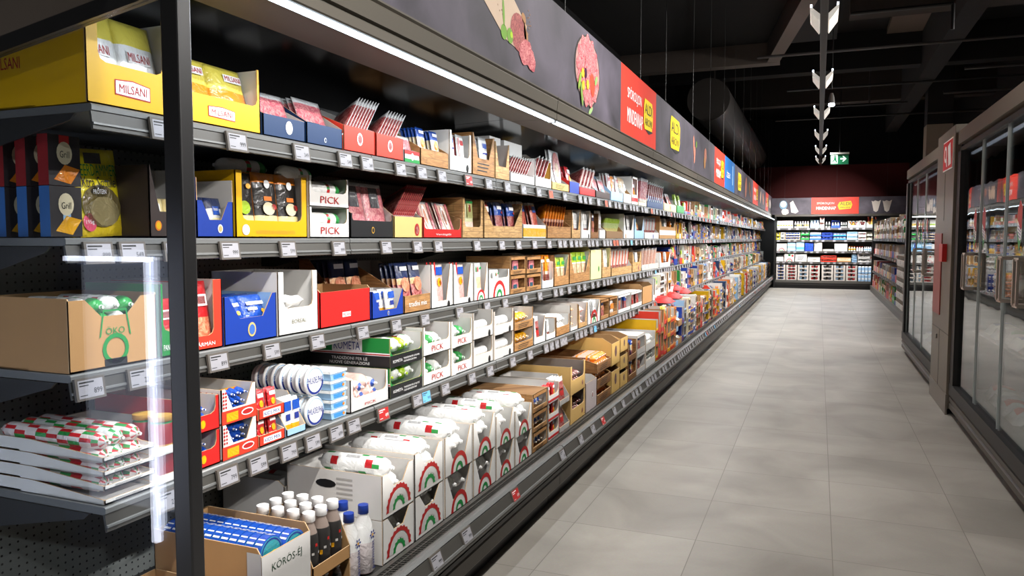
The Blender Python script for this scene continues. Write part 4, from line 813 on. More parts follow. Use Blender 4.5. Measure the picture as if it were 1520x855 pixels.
P['grbb'] = boxm('grbb', .115, .048, .132, M('2e2a2c', .4), M('3f78c0', .4), extra=lambda m: (m.disc(.0, .085, .028, .03, CREAM, -.001), m.add([(a, -.0008, b) for a, b in ((-.012, .035), (.016, .035), (.016, .065), (-.012, .065))], [(0, 1, 2, 3)], LBLUE), m.add([(a, -.001, b) for a, b in ((-.04, .015), (.02, .005), (.055, .045), (.0, .055))], [(0, 1, 2, 3)], AMBER), m.text('Grill', 0, .082, .035, .018, INKK, y=-.002)), name='grill_cheese_box'); P['grbb']['look'] = 'dark grill cheese box with a blue spine'
def btl(key, body, label, cap_, look, h=.17, r=.027, lab2=None):
    P[key] = lathe_obj(key, [(0, r * .9), (.004, r), (h * .22, r), (h * .55, r), (h * .66, r * .85), (h * .8, r * .5), (h * .84, r * .5), (h * .841, r * .62), (h, r * .6)], [body, body, label, body if not lab2 else lab2, body, body, cap_, cap_, cap_], 14); P[key]['look'] = look
def bdrk_x(m):
    for k in range(14):
        a = 2 * PI * k / 14; q = (math.cos(a), math.sin(a)); c = (math.cos(a + .3), math.sin(a + .3)); z0, z1, mt = ((.052, .066, AMBER), (.070, .078, WHITE2), (.095, .105, RED))[2 if k % 5 == 0 else k % 2]
        m.add([(q[0] * .0296, q[1] * .0296, z0), (c[0] * .0296, c[1] * .0296, z0), (c[0] * .0296, c[1] * .0296, z1), (q[0] * .0296, q[1] * .0296, z1)], [(0, 1, 2, 3)], mt)
P['bdrk'] = lathe_obj('bdrk', [(0, .026), (.004, .029), (.022, .029), (.118, .029), (.135, .026), (.165, .016), (.172, .016), (.173, .020), (.20, .0195)], [M('9a8c84', .25, 'plain'), M('9a8c84', .25, 'plain'), M('2a2827', .4), M('2a2827', .4), M('8a7c74', .25, 'plain'), M('8a7c74', .25, 'plain'), INKW, INKW, INKW], 14, extra=bdrk_x); P['bdrk']['look'] = 'dark labelled drink bottle with a white cap'
def parm_x(m):
    for k in range(6): a = k * PI / 3; m.add([(math.cos(a) * q + dx, -.0365, .135 + math.sin(a) * q + dz) for q, dx, dz in ((.004, 0, 0), (.012, -math.sin(a) * .004, math.cos(a) * .004), (.018, 0, 0), (.012, math.sin(a) * .004, -math.cos(a) * .004))], [(0, 1, 2, 3)], INKB)
    m.disc(0, .135, .005, .005, AMBER, -.037, 10)
    vs, fs = text_mesh('parmalat'); m.add([(-b * .022 + .004, -.0368, .065 + a * .10) for a, b in vs], fs, INKB)
P['parm'] = lathe_obj('parm', [(0, .032), (.005, .036), (.11, .036), (.17, .030), (.20, .016), (.205, .016), (.206, .019), (.235, .018)], [M('c8a8a8', .35, 'film'), M('e8dede', .35, 'film'), WFILM, WFILM, WFILM, BLUE, BLUE, BLUE], 16, extra=parm_x); P['parm']['look'] = 'white drinking yoghurt bottle with a blue flower and cap'
btl('juio', M('c87a18', .2, 'plain'), M('e0a020', .4), INKW, 'small orange drink bottle', .15); btl('juir', M('7a1820', .2, 'plain'), M('5a1418', .4), INKW, 'small dark red drink bottle', .15)
btl('bigr', M('5a1a14', .2, 'plain'), M('c8a060', .4), M('8a3020', .4), 'tall brown drink bottle', .26, .036); btl('bigo', M('b87818', .2, 'plain'), M('e8c060', .4), INKW, 'tall amber drink bottle', .27, .036)
btl('yogw', INKW, M('d8dce0', .4), INKW, 'small white yoghurt drink bottle', .15); btl('yogy', INKW, M('e8c86a', .4), INKW, 'white drink bottle with a yellow label', .17); btl('yogk', M('d8d4cc', .3), M('2f3a38', .4), INKW, 'white drink bottle with a black label', .16)
btl('redc', INKW, M('eceae6', .4), RED2, 'small white bottle with a red cap', .12, .022); btl('yelc', M('eceae6', .4), AMBER, OFILM, 'small white bottle with an orange cap', .12, .022); btl('lblb', INKW, LBLUE, INKW, 'white yoghurt bottle with a pale blue label', .17)
def milk_x(c): return lambda m: (m.add([(a, -.001, b) for a, b in ((-.03, .05), (.03, .05), (.03, .09), (-.03, .09))], [(0, 1, 2, 3)], c), m.prism([(0, .18), (.07, .18), (.035, .21)], lambda a, b, t: (t, a, b), -.035, .035, INKW))
P['mlkg'] = boxm('mlkg', .07, .07, .18, INKW, WHITE2, 'milk_carton', milk_x(LIMEF)); P['mlkg']['look'] = 'white milk carton with a lime green band'
P['mlkb'] = boxm('mlkb', .07, .07, .18, LBLUE, LBLUE, 'milk_carton', milk_x(INKW)); P['mlkb']['look'] = 'pale blue milk carton'
P['mlkr'] = boxm('mlkr', .07, .07, .18, M('e8c8c4'), M('e0b8b4'), 'milk_carton', milk_x(RED)); P['mlkr']['look'] = 'white milk carton with a red band'
def cup(key, c1, c2, look): P[key] = lathe_obj(key, [(0, .026), (.055, .033), (.056, .036), (.061, .036)], [c1, WFILM, c2, c2], 12, name='yoghurt_cup'); P[key]['look'] = look
cup('cupb', BFILM, WFILM, 'blue and white yoghurt cup'); cup('cupr', RFILM, WFILM, 'red and white yoghurt cup'); cup('cupw', WFILM, M('c8ccd2', .4, 'film'), 'white yoghurt cup'); cup('cupk', M('3a3e4a', .4, 'film'), WFILM, 'dark yoghurt cup'); cup('cupl', LBLUE, WFILM, 'pale blue yoghurt cup')
P['jark'] = lathe_obj('jark', [(0, .03), (.075, .03), (.08, .026), (.081, .031), (.095, .031)], [M('8a1c22', .3), INKG, GOLD, GOLD, GOLD], 14, name='jar'); P['jark']['look'] = 'small red and green jar'
NAMECAT = {'food_packet': 'packet', 'sausage': 'sausage', 'bottle': 'bottle', 'milk_carton': 'milk carton', 'yoghurt_cup': 'yoghurt', 'jar': 'jar', 'cream_cheese_tub': 'cream cheese', 'spread_tub': 'tub', 'cheese_snack': 'snack', 'cheese_roll': 'cheese', 'round_cheese_box': 'cheese', 'grill_cheese_box': 'cheese', 'food_box': 'box'}

# ------------------------------------------------------------------ filling a carton
rp = random.Random(21)
def put(k, B, x, y, z, rx=0, ry=0, rz=0, lab='', grp=None, s=1.0, sz=None):
    p = P[k]; T = B @ Matrix.Translation((x, y, z)) @ Matrix.Rotation(rz, 4, 'Z') @ Matrix.Rotation(ry, 4, 'Y') @ Matrix.Rotation(rx, 4, 'X') @ Matrix.Diagonal((s, s, sz or s, 1))
    reg(p['name'], p['me'], T, p['look'] + ' ' + lab, NAMECAT[p['name']], grp or (p['look'] + ' ' + lab))
def fill(kind, B, w_, d, fh, h, lab):
    """kind: (mode, keys, ...) laid out in carton-local space"""
    mode = kind[0]; keys = kind[1] if isinstance(kind[1], (list, tuple)) else [kind[1]]; o = kind[2] if len(kind) > 2 else {}
    iw = w_ - .012; p = P[keys[0]]; s = o.get('s', 1.0)
    if mode in ('row', 'fan') and o.get('auto', 1): s = min(1.55, max(.6, (h * .99 - o.get('z', .005) * (mode == 'row')) / (p['h'] * (.9 if mode == 'fan' else 1.0))))
    if mode == 'row':       # nx packs across, ny deep, leaning back
        lean = R(o.get('lean', 12)); H = h; n = o.get('n', max(1, int(iw / (p['w'] * s * .96)))); ny = o.get('ny', 4); sc = min(s, iw / n / p['w'])
        s = min(s, sc * 1.45)
        tt = (p['t'] * sc + .003) / math.cos(lean)
        for j in range(ny):
            for i in range(n):
                k = keys[(i + o.get('mix', 0) * j) % len(keys)]
                put(k, B, (i + .5 - n / 2) * iw / n, .006 + p['t'] * sc / 2 + .003 + j * tt + (p['t'] * sc * .5) * 0, .005 + o.get('z', 0), rx=-lean * (1 + .04 * j), rz=R(rp.uniform(-2, 2)), lab=lab, s=sc, sz=s if s > sc else None)
    elif mode == 'fan':     # packs filed side by side, tipped over to the right
        n = o.get('n', 8); a = R(o.get('tilt', 38)); wd = iw - p['h'] * s * math.sin(a) * o.get('over', .35)
        for i in range(n): put(keys[i % len(keys)], B, -iw / 2 + .015 + wd * i / n, d * .5 * o.get('dep', .8), .006 + o.get('z', 0), ry=a, rz=0, rx=0, lab=lab, s=s) if False else \
            REG_fan(keys[i % len(keys)], B, -iw / 2 + .012 + wd * i / n, o.get('y', .075), o.get('z', .006), a, lab, s)
    elif mode == 'rolls':   # rolls lying front to back
        r = p['w'] * s / 2; n = max(1, int(iw / (2 * r))); rows = o.get('rows', 1)
        for j in range(rows):
            for i in range(n - (j % 2)):
                k = keys[(i + j) % len(keys)]
                L_ = P[k]['t'] * s; put(k, B, -iw / 2 + r + i * 2 * r + (j % 2) * r + (iw - n * 2 * r) / 2, .008 + rp.uniform(0, .01) + (d - .02) * o.get('b', 0), .005 + o.get('z', 0) + j * r * 1.75, lab=lab, s=s, rz=R(rp.uniform(-1.5, 1.5)))
    elif mode == 'roll1':   # one or two rolls lying across the front window
        for j in range(o.get('rows', 1)):
            k = keys[j % len(keys)]; L_ = P[k]['t'] * s
            ss = min(s, iw / P[k]['t']); put(k, B, iw / 2 * .98, .012 + P[k]['w'] * ss * .5 + j * .012, .006 + o.get('z', 0) + j * P[k]['w'] * ss * .9, rz=PI / 2, lab=lab, s=ss)
    elif mode == 'stand':   # upright bottles, cups
        n = o.get('n', max(1, int(iw / (p['w'] * s * 1.02)))); ny = o.get('ny', 2); sc = min(s, iw / n / p['w'])
        for j in range(ny):
            for i in range(n): put(keys[(i + j) % len(keys)], B, (i + .5 - n / 2) * iw / n, .008 + p['t'] * sc * (.5 + 1.03 * j) if p['name'] != 'milk_carton' else .006 + p['t'] * sc * 1.03 * j, .005 + o.get('z', 0), lab=lab, s=sc, sz=s)
    elif mode == 'pile':
        for j in range(o.get('n', 3)):
            k = keys[j % len(keys)]; ss = min(s, iw / P[k]['w'] * .9)
            put(k, B, 0, .02 + P[k]['h'] * ss * .98, .012 + P[k]['t'] * ss / 2 + j * (P[k]['t'] * ss + .003) + o.get('z', 0), rx=R(90 - 4), rz=R(rp.uniform(-5, 5)), lab=lab, s=ss)
def REG_fan(k, B, x, y, z, a, lab, s):
    p = P[k]
    T = B @ Matrix.Translation((x, y, z)) @ Matrix.Rotation(a, 4, 'Y') @ Matrix.Rotation(R(62), 4, 'Z') @ Matrix.Diagonal((s, s, s, 1))
    reg(p['name'], p['me'], T, p['look'] + ' ' + lab, NAMECAT[p['name']], p['look'] + ' ' + lab)

DEF_D = {1: .36, 2: .30, 3: .30, 4: .38, 5: .38}
def C(lv, y0, y1, h, look, outer, inner=None, style='u', fh=None, d=None, pw=None, slope=0, draw=None, fl=None, n=1, back=0.0, key=None, ph=None, short=None, hb=None, name='display_carton', dz=0.0, rim=None):
    """n: cartons stacked in the height h"""
    if style == 'low' and hb is None and fl and not isinstance(fl, list) and fl[0] == 'fan': hb = .55
    inner = inner or WHITE2; wd = (y1 - y0) - .006; hh = h / n - .002; d = d or DEF_D[lv]
    fh = hh * fh if fh else hh * .45; pw = pw if pw is not None else wd * .13
    me = carton(key or look, wd, d, hh, fh, outer, inner, style, pw, (ph * hh if ph else None), slope * d, draw, rim, hb=hb and hb * hh)
    for k in range(n):
        B = world(lv, (y0 + y1) / 2, back, dz + k * (hh + .002))
        pos = '' if n == 1 else (', upper one' if k == n - 1 else (', lowest one' if k == 0 else ', middle one'))
        sh = short or look
        reg(name, me, B, look + ' on the ' + SH[lv] + pos, 'carton')
        if fl:
            for f_ in (fl if isinstance(fl, list) else [fl]):
                fill(f_, B @ Matrix.Translation((0, .004, 0)), wd, d, fh, hh, 'in the ' + sh + (pos.replace(', ', ', ') if n > 1 else ''))
# ------------------------------------------------------------------ top shelf, from the glass panel on
C(1, 1.348, 1.624, 0.254, 'yellow carton of cheese pouches behind the glass', YEL, WHITE2, 'u', fh=.42, pw=.035, draw=logo_milsani, fl=('row', 'mily', dict(lean=14, n=2, ny=2, s=1.12)), key='mil', short='yellow carton behind the glass')
C(1, 1.631, 1.974, 0.201, 'yellow carton of orange pouches right of the post', YEL, WHITE2, 'u', fh=.42, pw=.012, draw=logo_milsani, fl=('row', 'milo', dict(lean=16, n=2, ny=3, z=.02)), key='mil2', short='yellow carton right of the post')
C(1, 1.981, 2.201, 0.168, 'navy tray with a white badge', NAVY, WHITE2, 'low', fh=.42, slope=.55, draw=lg_disc(INKW, M('c8d0da'), .1, .55, .32), fl=('row', 'hamt', dict(lean=22, n=1, ny=4)), short='navy tray with the white badge')
C(1, 2.205, 2.423, 0.185, 'navy tray with a cut front next to the red trays', NAVY, GREYC, 'low', fh=.40, slope=.5, draw=lg_disc(INKW, NAVY, 0, .3, .12), fl=('row', 'hamt', dict(lean=22, n=1, ny=4, s=.92)), short='navy tray beside the red ones')
C(1, 2.427, 2.647, 0.198, 'left one of two red trays with a pan emblem', RED2, WHITE2, 'low', fh=.48, slope=.7, draw=lg_disc(INKW, SAL, 0, .55, .26), fl=('fan', 'sald', dict(n=8, tilt=38, z=.02)), short='left red pan tray', key='redpan')
C(1, 2.652, 2.871, 0.186, 'right one of two red trays with a pan emblem', RED2, WHITE2, 'low', fh=.50, slope=.7, draw=lg_disc(INKW, SAL, 0, .55, .26), fl=('fan', 'sald', dict(n=7, tilt=40, z=.02)), short='right red pan tray', key='redpan')
C(1, 2.877, 3.014, 0.121, 'tray striped red, white and green', WHITE, WHITE2, 'low', fh=.42, slope=.6, draw=lambda m, w_, fh, h, d: (lg_band(INKR, .68, 1)(m, w_, fh, h, d), lg_band(INKG, 0, .3)(m, w_, fh, h, d), m.disc(0, fh * .5, .012, .016, INKW, -.002)), fl=('row', 'hamt', dict(lean=15, n=1, ny=2, s=.7)), short='tricolour striped tray')
C(1, 3.02, 3.301, 0.179, 'low wood-print tray of blue headed packets', WOOD, WOOD, 'low', fh=.42, slope=.5, fl=('row', 'blub', dict(lean=10, n=2, ny=5, s=1.05)), short='low wood-print tray with burger pictures')
C(1, 3.308, 3.561, 0.195, 'white carton with a pig stamp and notch', WHITE, WHITE2, 'u', fh=.38, pw=.022, draw=lg_pig, fl=('row', ['whtb', 'whtr'], dict(lean=6, n=2, ny=3)), short='white pig stamp carton')
C(1, 3.57, 3.859, 0.217, 'wood-print carton with blue marked packets', WOOD, WOOD, 'v', fh=.42, pw=.012, draw=lg_lines, fl=('row', 'whtb', dict(lean=6, n=2, ny=3)), short='wood-print carton beside the white pig carton')
C(1, 3.868, 4.075, 0.205, 'narrow wood-print carton with a grey inner wall', WOOD2, GREYC, 'v', fh=.36, pw=.006, slope=.5, fl=('row', 'orng', dict(lean=20, n=1, ny=3)), short='narrow wood-print carton with grey inside')
C(1, 4.085, 4.49, 0.146, 'white tray of fanned salami packets', WHITE2, WHITE2, 'low', fh=.35, slope=.5, fl=('fan', 'fan1', dict(n=9, tilt=46, z=.03)), short='white tray under the fanned packets')
C(1, 4.502, 4.813, 0.173, 'gold lined white carton with brown packets', WHITE, GOLD, 'u', fh=.35, pw=.008, fl=('fan', 'fan1', dict(n=4, tilt=40, z=.03)), short='gold lined white carton')
C(1, 4.827, 5.197, 0.279, 'grey backed tray with an oval salami packet', M('e8c070'), GREYC, 'low', fh=.18, slope=.9, draw=lg_lines, fl=('row', 'oval', dict(lean=8, n=1, ny=2, s=1.05)), short='grey backed yellow tray')
C(1, 5.212, 5.443, 0.203, 'small blue fronted red carton', RED, WHITE2, 'low', fh=.40, slope=.6, draw=lg_band(BLUE, 0, 1), fl=('row', 'kair', dict(lean=14, n=1, ny=3)), short='blue fronted red carton')
C(1, 5.46, 5.884, 0.187, 'red tray of tipped packets', RED, WHITE2, 'low', fh=.3, slope=.6, fl=('fan', ['fan1', 'bacw'], dict(n=8, tilt=40, z=.03)), short='red tray of tipped packets')
C(1, 5.904, 6.349, 0.18, 'dark tray of clear ham packets', M('4a3c38'), WHITE2, 'low', fh=.3, slope=.5, fl=('row', 'hamt', dict(lean=16, n=2, ny=3)), short='dark tray after the red one')
C(1, 6.372, 6.807, 0.239, 'pale blue tray of orange printed packets', LBLUE, WHITE2, 'low', fh=.32, slope=.5, fl=('row', ['whtr', 'orng'], dict(lean=8, n=3, ny=3)), short='pale blue tray')
C(1, 6.832, 7.128, 0.244, 'white carton with a brown inner wall', WHITE, KRAFTI, 'low', fh=.35, slope=.4, fl=('row', 'brch', dict(lean=10, n=1, ny=2)), short='brown lined white carton')
C(1, 7.156, 7.418, 0.267, 'white carton with red side stripes', WHITE, WHITE, 'win', fh=.35, draw=lg_band(RED, .3, .7), fl=('row', 'kair', dict(lean=6, n=2, ny=2)), short='red striped white carton')
C(1, 7.448, 7.829, 0.228, 'cream tray of tipped ham packets', CREAM, WHITE2, 'low', fh=.35, slope=.6, fl=('fan', 'hamt', dict(n=6, tilt=20, z=.02)), short='cream tray on the top shelf')
C(1, 7.862, 8.749, 0.271, 'navy tray of brown gold labelled packets', NAVY, NAVY, 'low', fh=.45, slope=.6, fl=('fan', 'fan1', dict(n=8, tilt=32, z=.04)), short='navy tray far along the top shelf')
C(1, 8.79, 9.595, 0.236, 'yellow spotted cream tray', M('e8d8a0'), WHITE2, 'low', fh=.35, slope=.6, draw=lg_disc(AMBER, RED, 0, .5, .4), fl=('row', 'sald', dict(lean=18, n=2, ny=3)), short='yellow spotted tray')
C(1, 9.644, 10.212, 0.26, 'leaf green carton with white edge', GREEN, WHITE, 'low', fh=.35, slope=.9, fl=('row', 'limg', dict(lean=10, n=2, ny=2)), short='leaf green carton')
# white boxes lying on the packets of the top shelf
for q, (ya, yb, lk) in enumerate(((4.106, 4.279, 'closed white box lying behind the fanned salami'), (4.324, 4.64, 'closed white box with a salami lying on top'))):
    reg('storage_box', boxm('wbx%d' % q, (yb - ya) * .95, .22, .085, WHITE, WHITE2)['me'], world(1, (ya + yb) / 2, .14, .185), lk, 'box')
# ------------------------------------------------------------------ second shelf
for k, (key, x0, bk, dz) in enumerate((('grbb', 93, 0, 0), ('grbx', 93, 0, .134), ('grbb', 93, .085, 0), ('grbx', 93, .085, .134), ('grbb', 93, .17, 0), ('grbx', 93, .17, .134))):
    B = world(2, 1.437, bk + .09, dz + .001)
    put(key, B, 0, 0, 0, lab='%s %s the yellow cheese packet' % (['in front', 'one row back', 'at the back'][k // 2], 'below, left of' if k % 2 == 0 else 'on top, left of'), s=.80, sz=1.0)
B = world(2, 1.566, .09, 0); put('leer', B, 0, .02, .002, rx=-R(6), ry=R(-3), s=.82, sz=1.0, lab='behind the glass, left of the post')
B = world(2, 1.56, .125, 0); put('leer', B, 0, .02, .002, rx=-R(6), ry=R(-3), s=.82, sz=1.0, lab='hidden behind the front yellow packet')
C(2, 1.622, 1.79, 0.207, 'dark brown carton with a notch, left of the post', DKBR, GREYC, 'v', fh=.36, pw=.004, d=.15, draw=lg_disc(ORANGE, YEL, -.32, .45, .2), fl=('row', 'grat', dict(n=2, ny=1, s=1.2, auto=0, z=.03)), short='dark brown carton')
C(2, 1.798, 1.96, 0.185, 'navy carton with white inside, right of the post', BLUE, WHITE, 'v', fh=.30, pw=.022, ph=.62, hb=1, draw=lg_disc(INKW, M('c8b070'), .12, .5, .25), fl=('row', 'bclr', dict(lean=14, n=2, ny=2, s=.95)), short='navy carton right of the post')
C(2, 1.966, 2.344, 0.222, 'yellow carton of black labelled cheese packets', YEL, WHITE2, 'u', fh=.26, pw=.030, draw=lambda m, w_, fh, h, d: (m.text('NORDDEUTSCHE KÄSESPEZIALITÄTEN', .01, fh * .35, w_ * .55, fh * .26, GOLD, y=-.002), m.disc(-w_ * .38, fh * .45, .018, .018, INKW, -.002)), fl=('row', ['blkg', 'blkc', 'blkc'], dict(lean=6, n=3, ny=2, s=1.15)), short='yellow carton of black labelled cheese')
C(2, 2.352, 2.616, 0.234, 'white carton with red PICK lettering', WHITE, WHITE2, 'u', fh=.48, pw=.014, n=2, draw=lg_text('PICK', INKR, .48, .5, .5), fl=('roll1', 'gres', dict(rows=1, z=.035, s=.95)), short='PICK carton on the second shelf')
B = world(2, 2.393, .03, .205); put('gres', B, .09, .06, 0, rz=PI / 2 + .12, lab='lying on top of the second shelf PICK cartons'); B = world(2, 2.217, .06, .215)
put('gres', B, .05, .06, 0, rz=PI / 2 - .1, lab='lying behind the yellow cheese carton')
C(2, 2.621, 2.959, 0.242, 'black tray of rose ham packets', BLACK, WHITE2, 'u', fh=.30, pw=.012, ph=.42, slope=.6, draw=lg_disc(GOLD, BLACK, 0, .45, .2), fl=('row', 'blkp', dict(lean=12, n=2, ny=3, s=1.0)), short='black tray on the second shelf')
C(2, 2.964, 3.227, 0.196, 'cream tray with a salami picture under a fan of packets', M('e0c078'), WHITE2, 'low', fh=.50, slope=.5, draw=lg_disc(INKR, SAL, .3, .4, .3), fl=('fan', 'redf', dict(n=11, tilt=42, z=.06)), short='cream tray with the salami picture')
C(2, 3.234, 3.658, 0.201, 'red carton with a deep notch and kraft back', RED, KRAFTI, 'u', fh=.22, pw=.010, ph=.50, slope=.95, draw=lg_text('Vendéglői', INKW, .4, .4, .3), fl=('row', 'bacw', dict(lean=20, n=2, ny=2)), short='notched red carton')
C(2, 3.666, 3.939, 0.219, 'light wood-print carton with one green label', WOOD2, WOOD2, 'u', fh=.28, pw=.028, fl=('row', 'grnl', dict(lean=4, n=1, ny=3)), short='light wood-print carton')
C(2, 3.948, 4.552, 0.216, 'wood-print tray of blue and red headed packets', WOOD2, WOOD2, 'v', fh=.34, pw=.008, ph=.9, fl=('row', ['kair', 'kaib', 'kaib'], dict(lean=8, n=3, ny=3)), short='wood-print tray of blue and red packets')
C(2, 4.564, 5.008, 0.25, 'white carton with a yellow front label', WHITE, WHITE2, 'low', fh=.36, slope=.5, draw=lg_band(AMBER, .12, .75), fl=('row', 'pepp', dict(lean=12, n=2, ny=4)), short='yellow labelled white carton')
C(2, 5.036, 5.584, 0.215, 'wood-print tray of orange headed snack packets', WOOD, WOOD, 'low', fh=.40, slope=.5, fl=('fan', 'orng', dict(n=8, tilt=26, z=.03)), short='wood-print tray of orange snacks')
C(2, 5.601, 5.833, 0.22, 'wood-print carton with clear packets', WOOD2, WHITE2, 'v', fh=.3, pw=.006, fl=('row', 'clrw', dict(lean=4, n=2, ny=2)), short='wood-print carton after the orange snacks')
C(2, 5.852, 6.123, 0.23, 'white carton with clear packets and pig stamp', WHITE, WHITE2, 'v', fh=.3, pw=.006, draw=lg_pig, fl=('row', 'clrw', dict(lean=4, n=2, ny=2)), short='white carton after the orange snacks')
C(2, 6.144, 6.375, 0.216, 'narrow wood-print carton with a dark window', WOOD3, WOOD3, 'u', fh=.25, pw=.01, fl=('row', 'navr', dict(lean=4, n=1, ny=2)), short='narrow wood-print window carton')
C(2, 6.396, 6.599, 0.247, 'plain white high backed tray', WHITE, WHITE, 'low', fh=.3, slope=.9, fl=('row', 'clrw', dict(lean=4, n=1, ny=2)), short='plain white tray')
C(2, 6.622, 7.254, 0.2, 'brown tray of pale green fanned packets', M('8a6a48'), WOOD2, 'low', fh=.34, slope=.4, fl=('fan', 'limg', dict(n=12, tilt=44, z=.02)), short='brown tray of green packets')
C(2, 7.281, 7.718, 0.242, 'white carton with a yellow topped packet', WHITE, WHITE2, 'v', fh=.35, pw=.006, draw=lg_disc(KRAFT, KRAFT, -.3, .3, .3), fl=('row', 'clrw', dict(lean=6, n=2, ny=3)), short='white carton by the green packets')
C(2, 7.749, 8.206, 0.243, 'pale blue carton of navy printed packets', LBLUE, WHITE2, 'v', fh=.35, pw=.006, fl=('row', 'blub', dict(lean=16, n=2, ny=3)), short='pale blue second shelf carton')
C(2, 8.241, 9.033, 0.23, 'white tray with a small blue label', WHITE, WHITE2, 'low', fh=.3, slope=.5, draw=lg_disc(BLUE, BLUE, .1, .4, .4), fl=('fan', ['whtr', 'whtb'], dict(n=9, tilt=18, z=.01)), short='white tray with small blue label')
C(2, 9.075, 10.182, 0.272, 'kraft carton with a white card on front', KRAFT, WHITE2, 'v', fh=.55, pw=.02, draw=lg_band(WHITE, .3, .7), fl=('row', ['orng', 'clrw'], dict(lean=6, n=3, ny=3)), short='kraft carton with white card')
# ------------------------------------------------------------------ third shelf
C(3, 1.356, 1.64, 0.193, 'kraft box printed ÖKO in green behind the glass', KRAFT, KRAFTI, 'v', fh=.72, pw=.05, ph=.97, draw=lambda m, w_, fh, h, d: (m.text('ÖKO', 0, fh * .72, .06, .022, INKG, y=-.002), m.ring(0, fh * .80, .052, .058, PI * .5 - 2.1, PI * .5 + 2.1, INKG, -.002, 3), m.ring(0, fh * .35, .03, .042, 0, 2 * PI, INKG, -.002, 16), m.box(-.035, .035, -.002, .0, .004, fh * .16, INKK)), fl=('rolls', ['gres', 'whsa'], dict(rows=2, z=.09, s=.8)), short='kraft ÖKO box')
C(3, 1.649, 1.733, 0.215, 'green carton of red paprika packets behind the glass', GREEN, WHITE2, 'u', fh=.34, pw=.010, draw=lg_text('PANNÓNIA', INKW, .8, .4, .3), fl=('row', 'kalm', dict(lean=8, n=1, ny=3)), short='green carton behind the glass')
C(3, 1.738, 1.9, 0.218, 'orange-red carton beside the post', RED2, WHITE, 'u', fh=.20, pw=.036, draw=lg_text('KÁRMÁN', INKW, .55, .45, .34), fl=('row', 'kalm', dict(lean=10, n=1, ny=3)), short='orange-red carton by the post')
C(3, 1.903, 2.162, 0.159, 'bright blue carton of blue pouches', BLUE, LBLUE, 'v', fh=.52, pw=.020, hb=1.0, draw=lg_disc(M('c8b070'), M('3a6ac0'), 0, .5, .3), fl=('row', 'blul', dict(lean=25, n=2, ny=3, z=.055)), short='bright blue carton')
C(3, 2.166, 2.4, 0.228, 'tall white carton with a curved notch', WHITE, WHITE, 'u', fh=.42, pw=.030, draw=lg_text('BOREÁL', M('5a5a40'), .36, .5, .2), fl=('pile', 'whts', dict(n=2, z=.02)), short='tall white notched carton')
C(3, 2.409, 2.763, 0.152, 'closed red box with a small white label', RED, KRAFTI, 'low', fh=.92, slope=.05, d=.24, draw=lg_text('MILSANI', INKR, .15, .3, .09, INKW), short='closed red box')
C(3, 2.774, 3.042, 0.121, 'small blue carton in front of the wood-print ones', BLUE, WHITE2, 'v', fh=.28, pw=.008, d=.16, draw=lg_disc(M('c8b070'), M('3a6ac0'), 0, .5, .3), fl=('row', 'blbx', dict(lean=8, n=2, ny=2)), short='small blue carton')
C(3, 2.774, 3.036, 0.257, 'tall wood-print carton behind the small blue one', WOOD, WHITE2, 'low', fh=.3, slope=.75, d=.20, back=.175, fl=('row', 'navr', dict(lean=8, n=2, ny=4, s=1.1)), short='wood-print carton behind the blue one')
C(3, 3.048, 3.304, 0.238, 'wood-print carton with a wavy white inner wall', WOOD, WHITE2, 'low', fh=.34, slope=.85, d=.34, draw=lg_text('tradíni mix', INKW, .7, .5, .3), fl=('row', 'navr', dict(lean=10, n=2, ny=4, s=1.12)), short='wood-print carton with white lettering')
C(3, 3.311, 3.549, 0.218, 'left white window carton of pink sausage packs', WHITE, WHITE2, 'v', fh=.15, pw=.022, d=.30, draw=lg_pig, fl=('row', 'pinw', dict(lean=3, n=1, ny=3, s=1.12)), short='left pink sausage carton', key='pinwc')
C(3, 3.557, 3.8, 0.21, 'right white window carton of pink sausage packs', WHITE, WHITE2, 'v', fh=.15, pw=.022, d=.30, draw=lg_pig, fl=('row', 'pinw', dict(lean=3, n=1, ny=3, s=1.12)), short='right pink sausage carton', key='pinwc')
C(3, 3.809, 4.004, 0.211, 'white carton with a half rosette and leaf print', WHITE, WHITE2, 'v', fh=.22, pw=.006, draw=lg_arch, fl=('row', 'tric', dict(lean=3, n=1, ny=3)), short='half rosette carton')
C(3, 4.013, 4.334, 0.163, 'white carton with a big red and green arch', WHITE, WHITE2, 'u', fh=.70, pw=.018, draw=lg_arch, fl=('row', 'tric', dict(lean=3, n=1, ny=2, s=.9)), short='white arch carton')
C(3, 4.345, 4.614, 0.237, 'left wood-print window carton', WOOD, WOOD, 'win', fh=.28, pw=.010, n=2, draw=lg_lines, fl=('row', 'hamt', dict(lean=3, n=1, ny=2, s=.58)), short='left wood-print window carton', key='wdwin')
C(3, 4.626, 4.913, 0.231, 'right wood-print window carton', WOOD, WOOD, 'win', fh=.28, pw=.010, n=2, draw=lg_lines, fl=('row', 'hamt', dict(lean=3, n=1, ny=2, s=.58)), short='right wood-print window carton', key='wdwin')
C(3, 4.927, 5.172, 0.244, 'white carton with sloping top and salami sticks', WHITE, WHITE, 'u', fh=.22, pw=.008, ph=.75, slope=.9, fl=('row', 'orng', dict(lean=3, n=2, ny=3)), short='white sloping carton')
C(3, 5.187, 5.538, 0.229, 'wood-print tray of lime headed packets', WOOD, WHITE2, 'v', fh=.32, pw=.004, fl=('row', ['blub', 'grhd', 'grhd'], dict(lean=5, n=3, ny=3)), short='left lime packet tray')
C(3, 5.555, 6.111, 0.242, 'wide wood-print tray of lime headed packets', WOOD, WHITE2, 'v', fh=.32, pw=.004, fl=('row', 'grhd', dict(lean=5, n=4, ny=3)), short='wide lime packet tray')
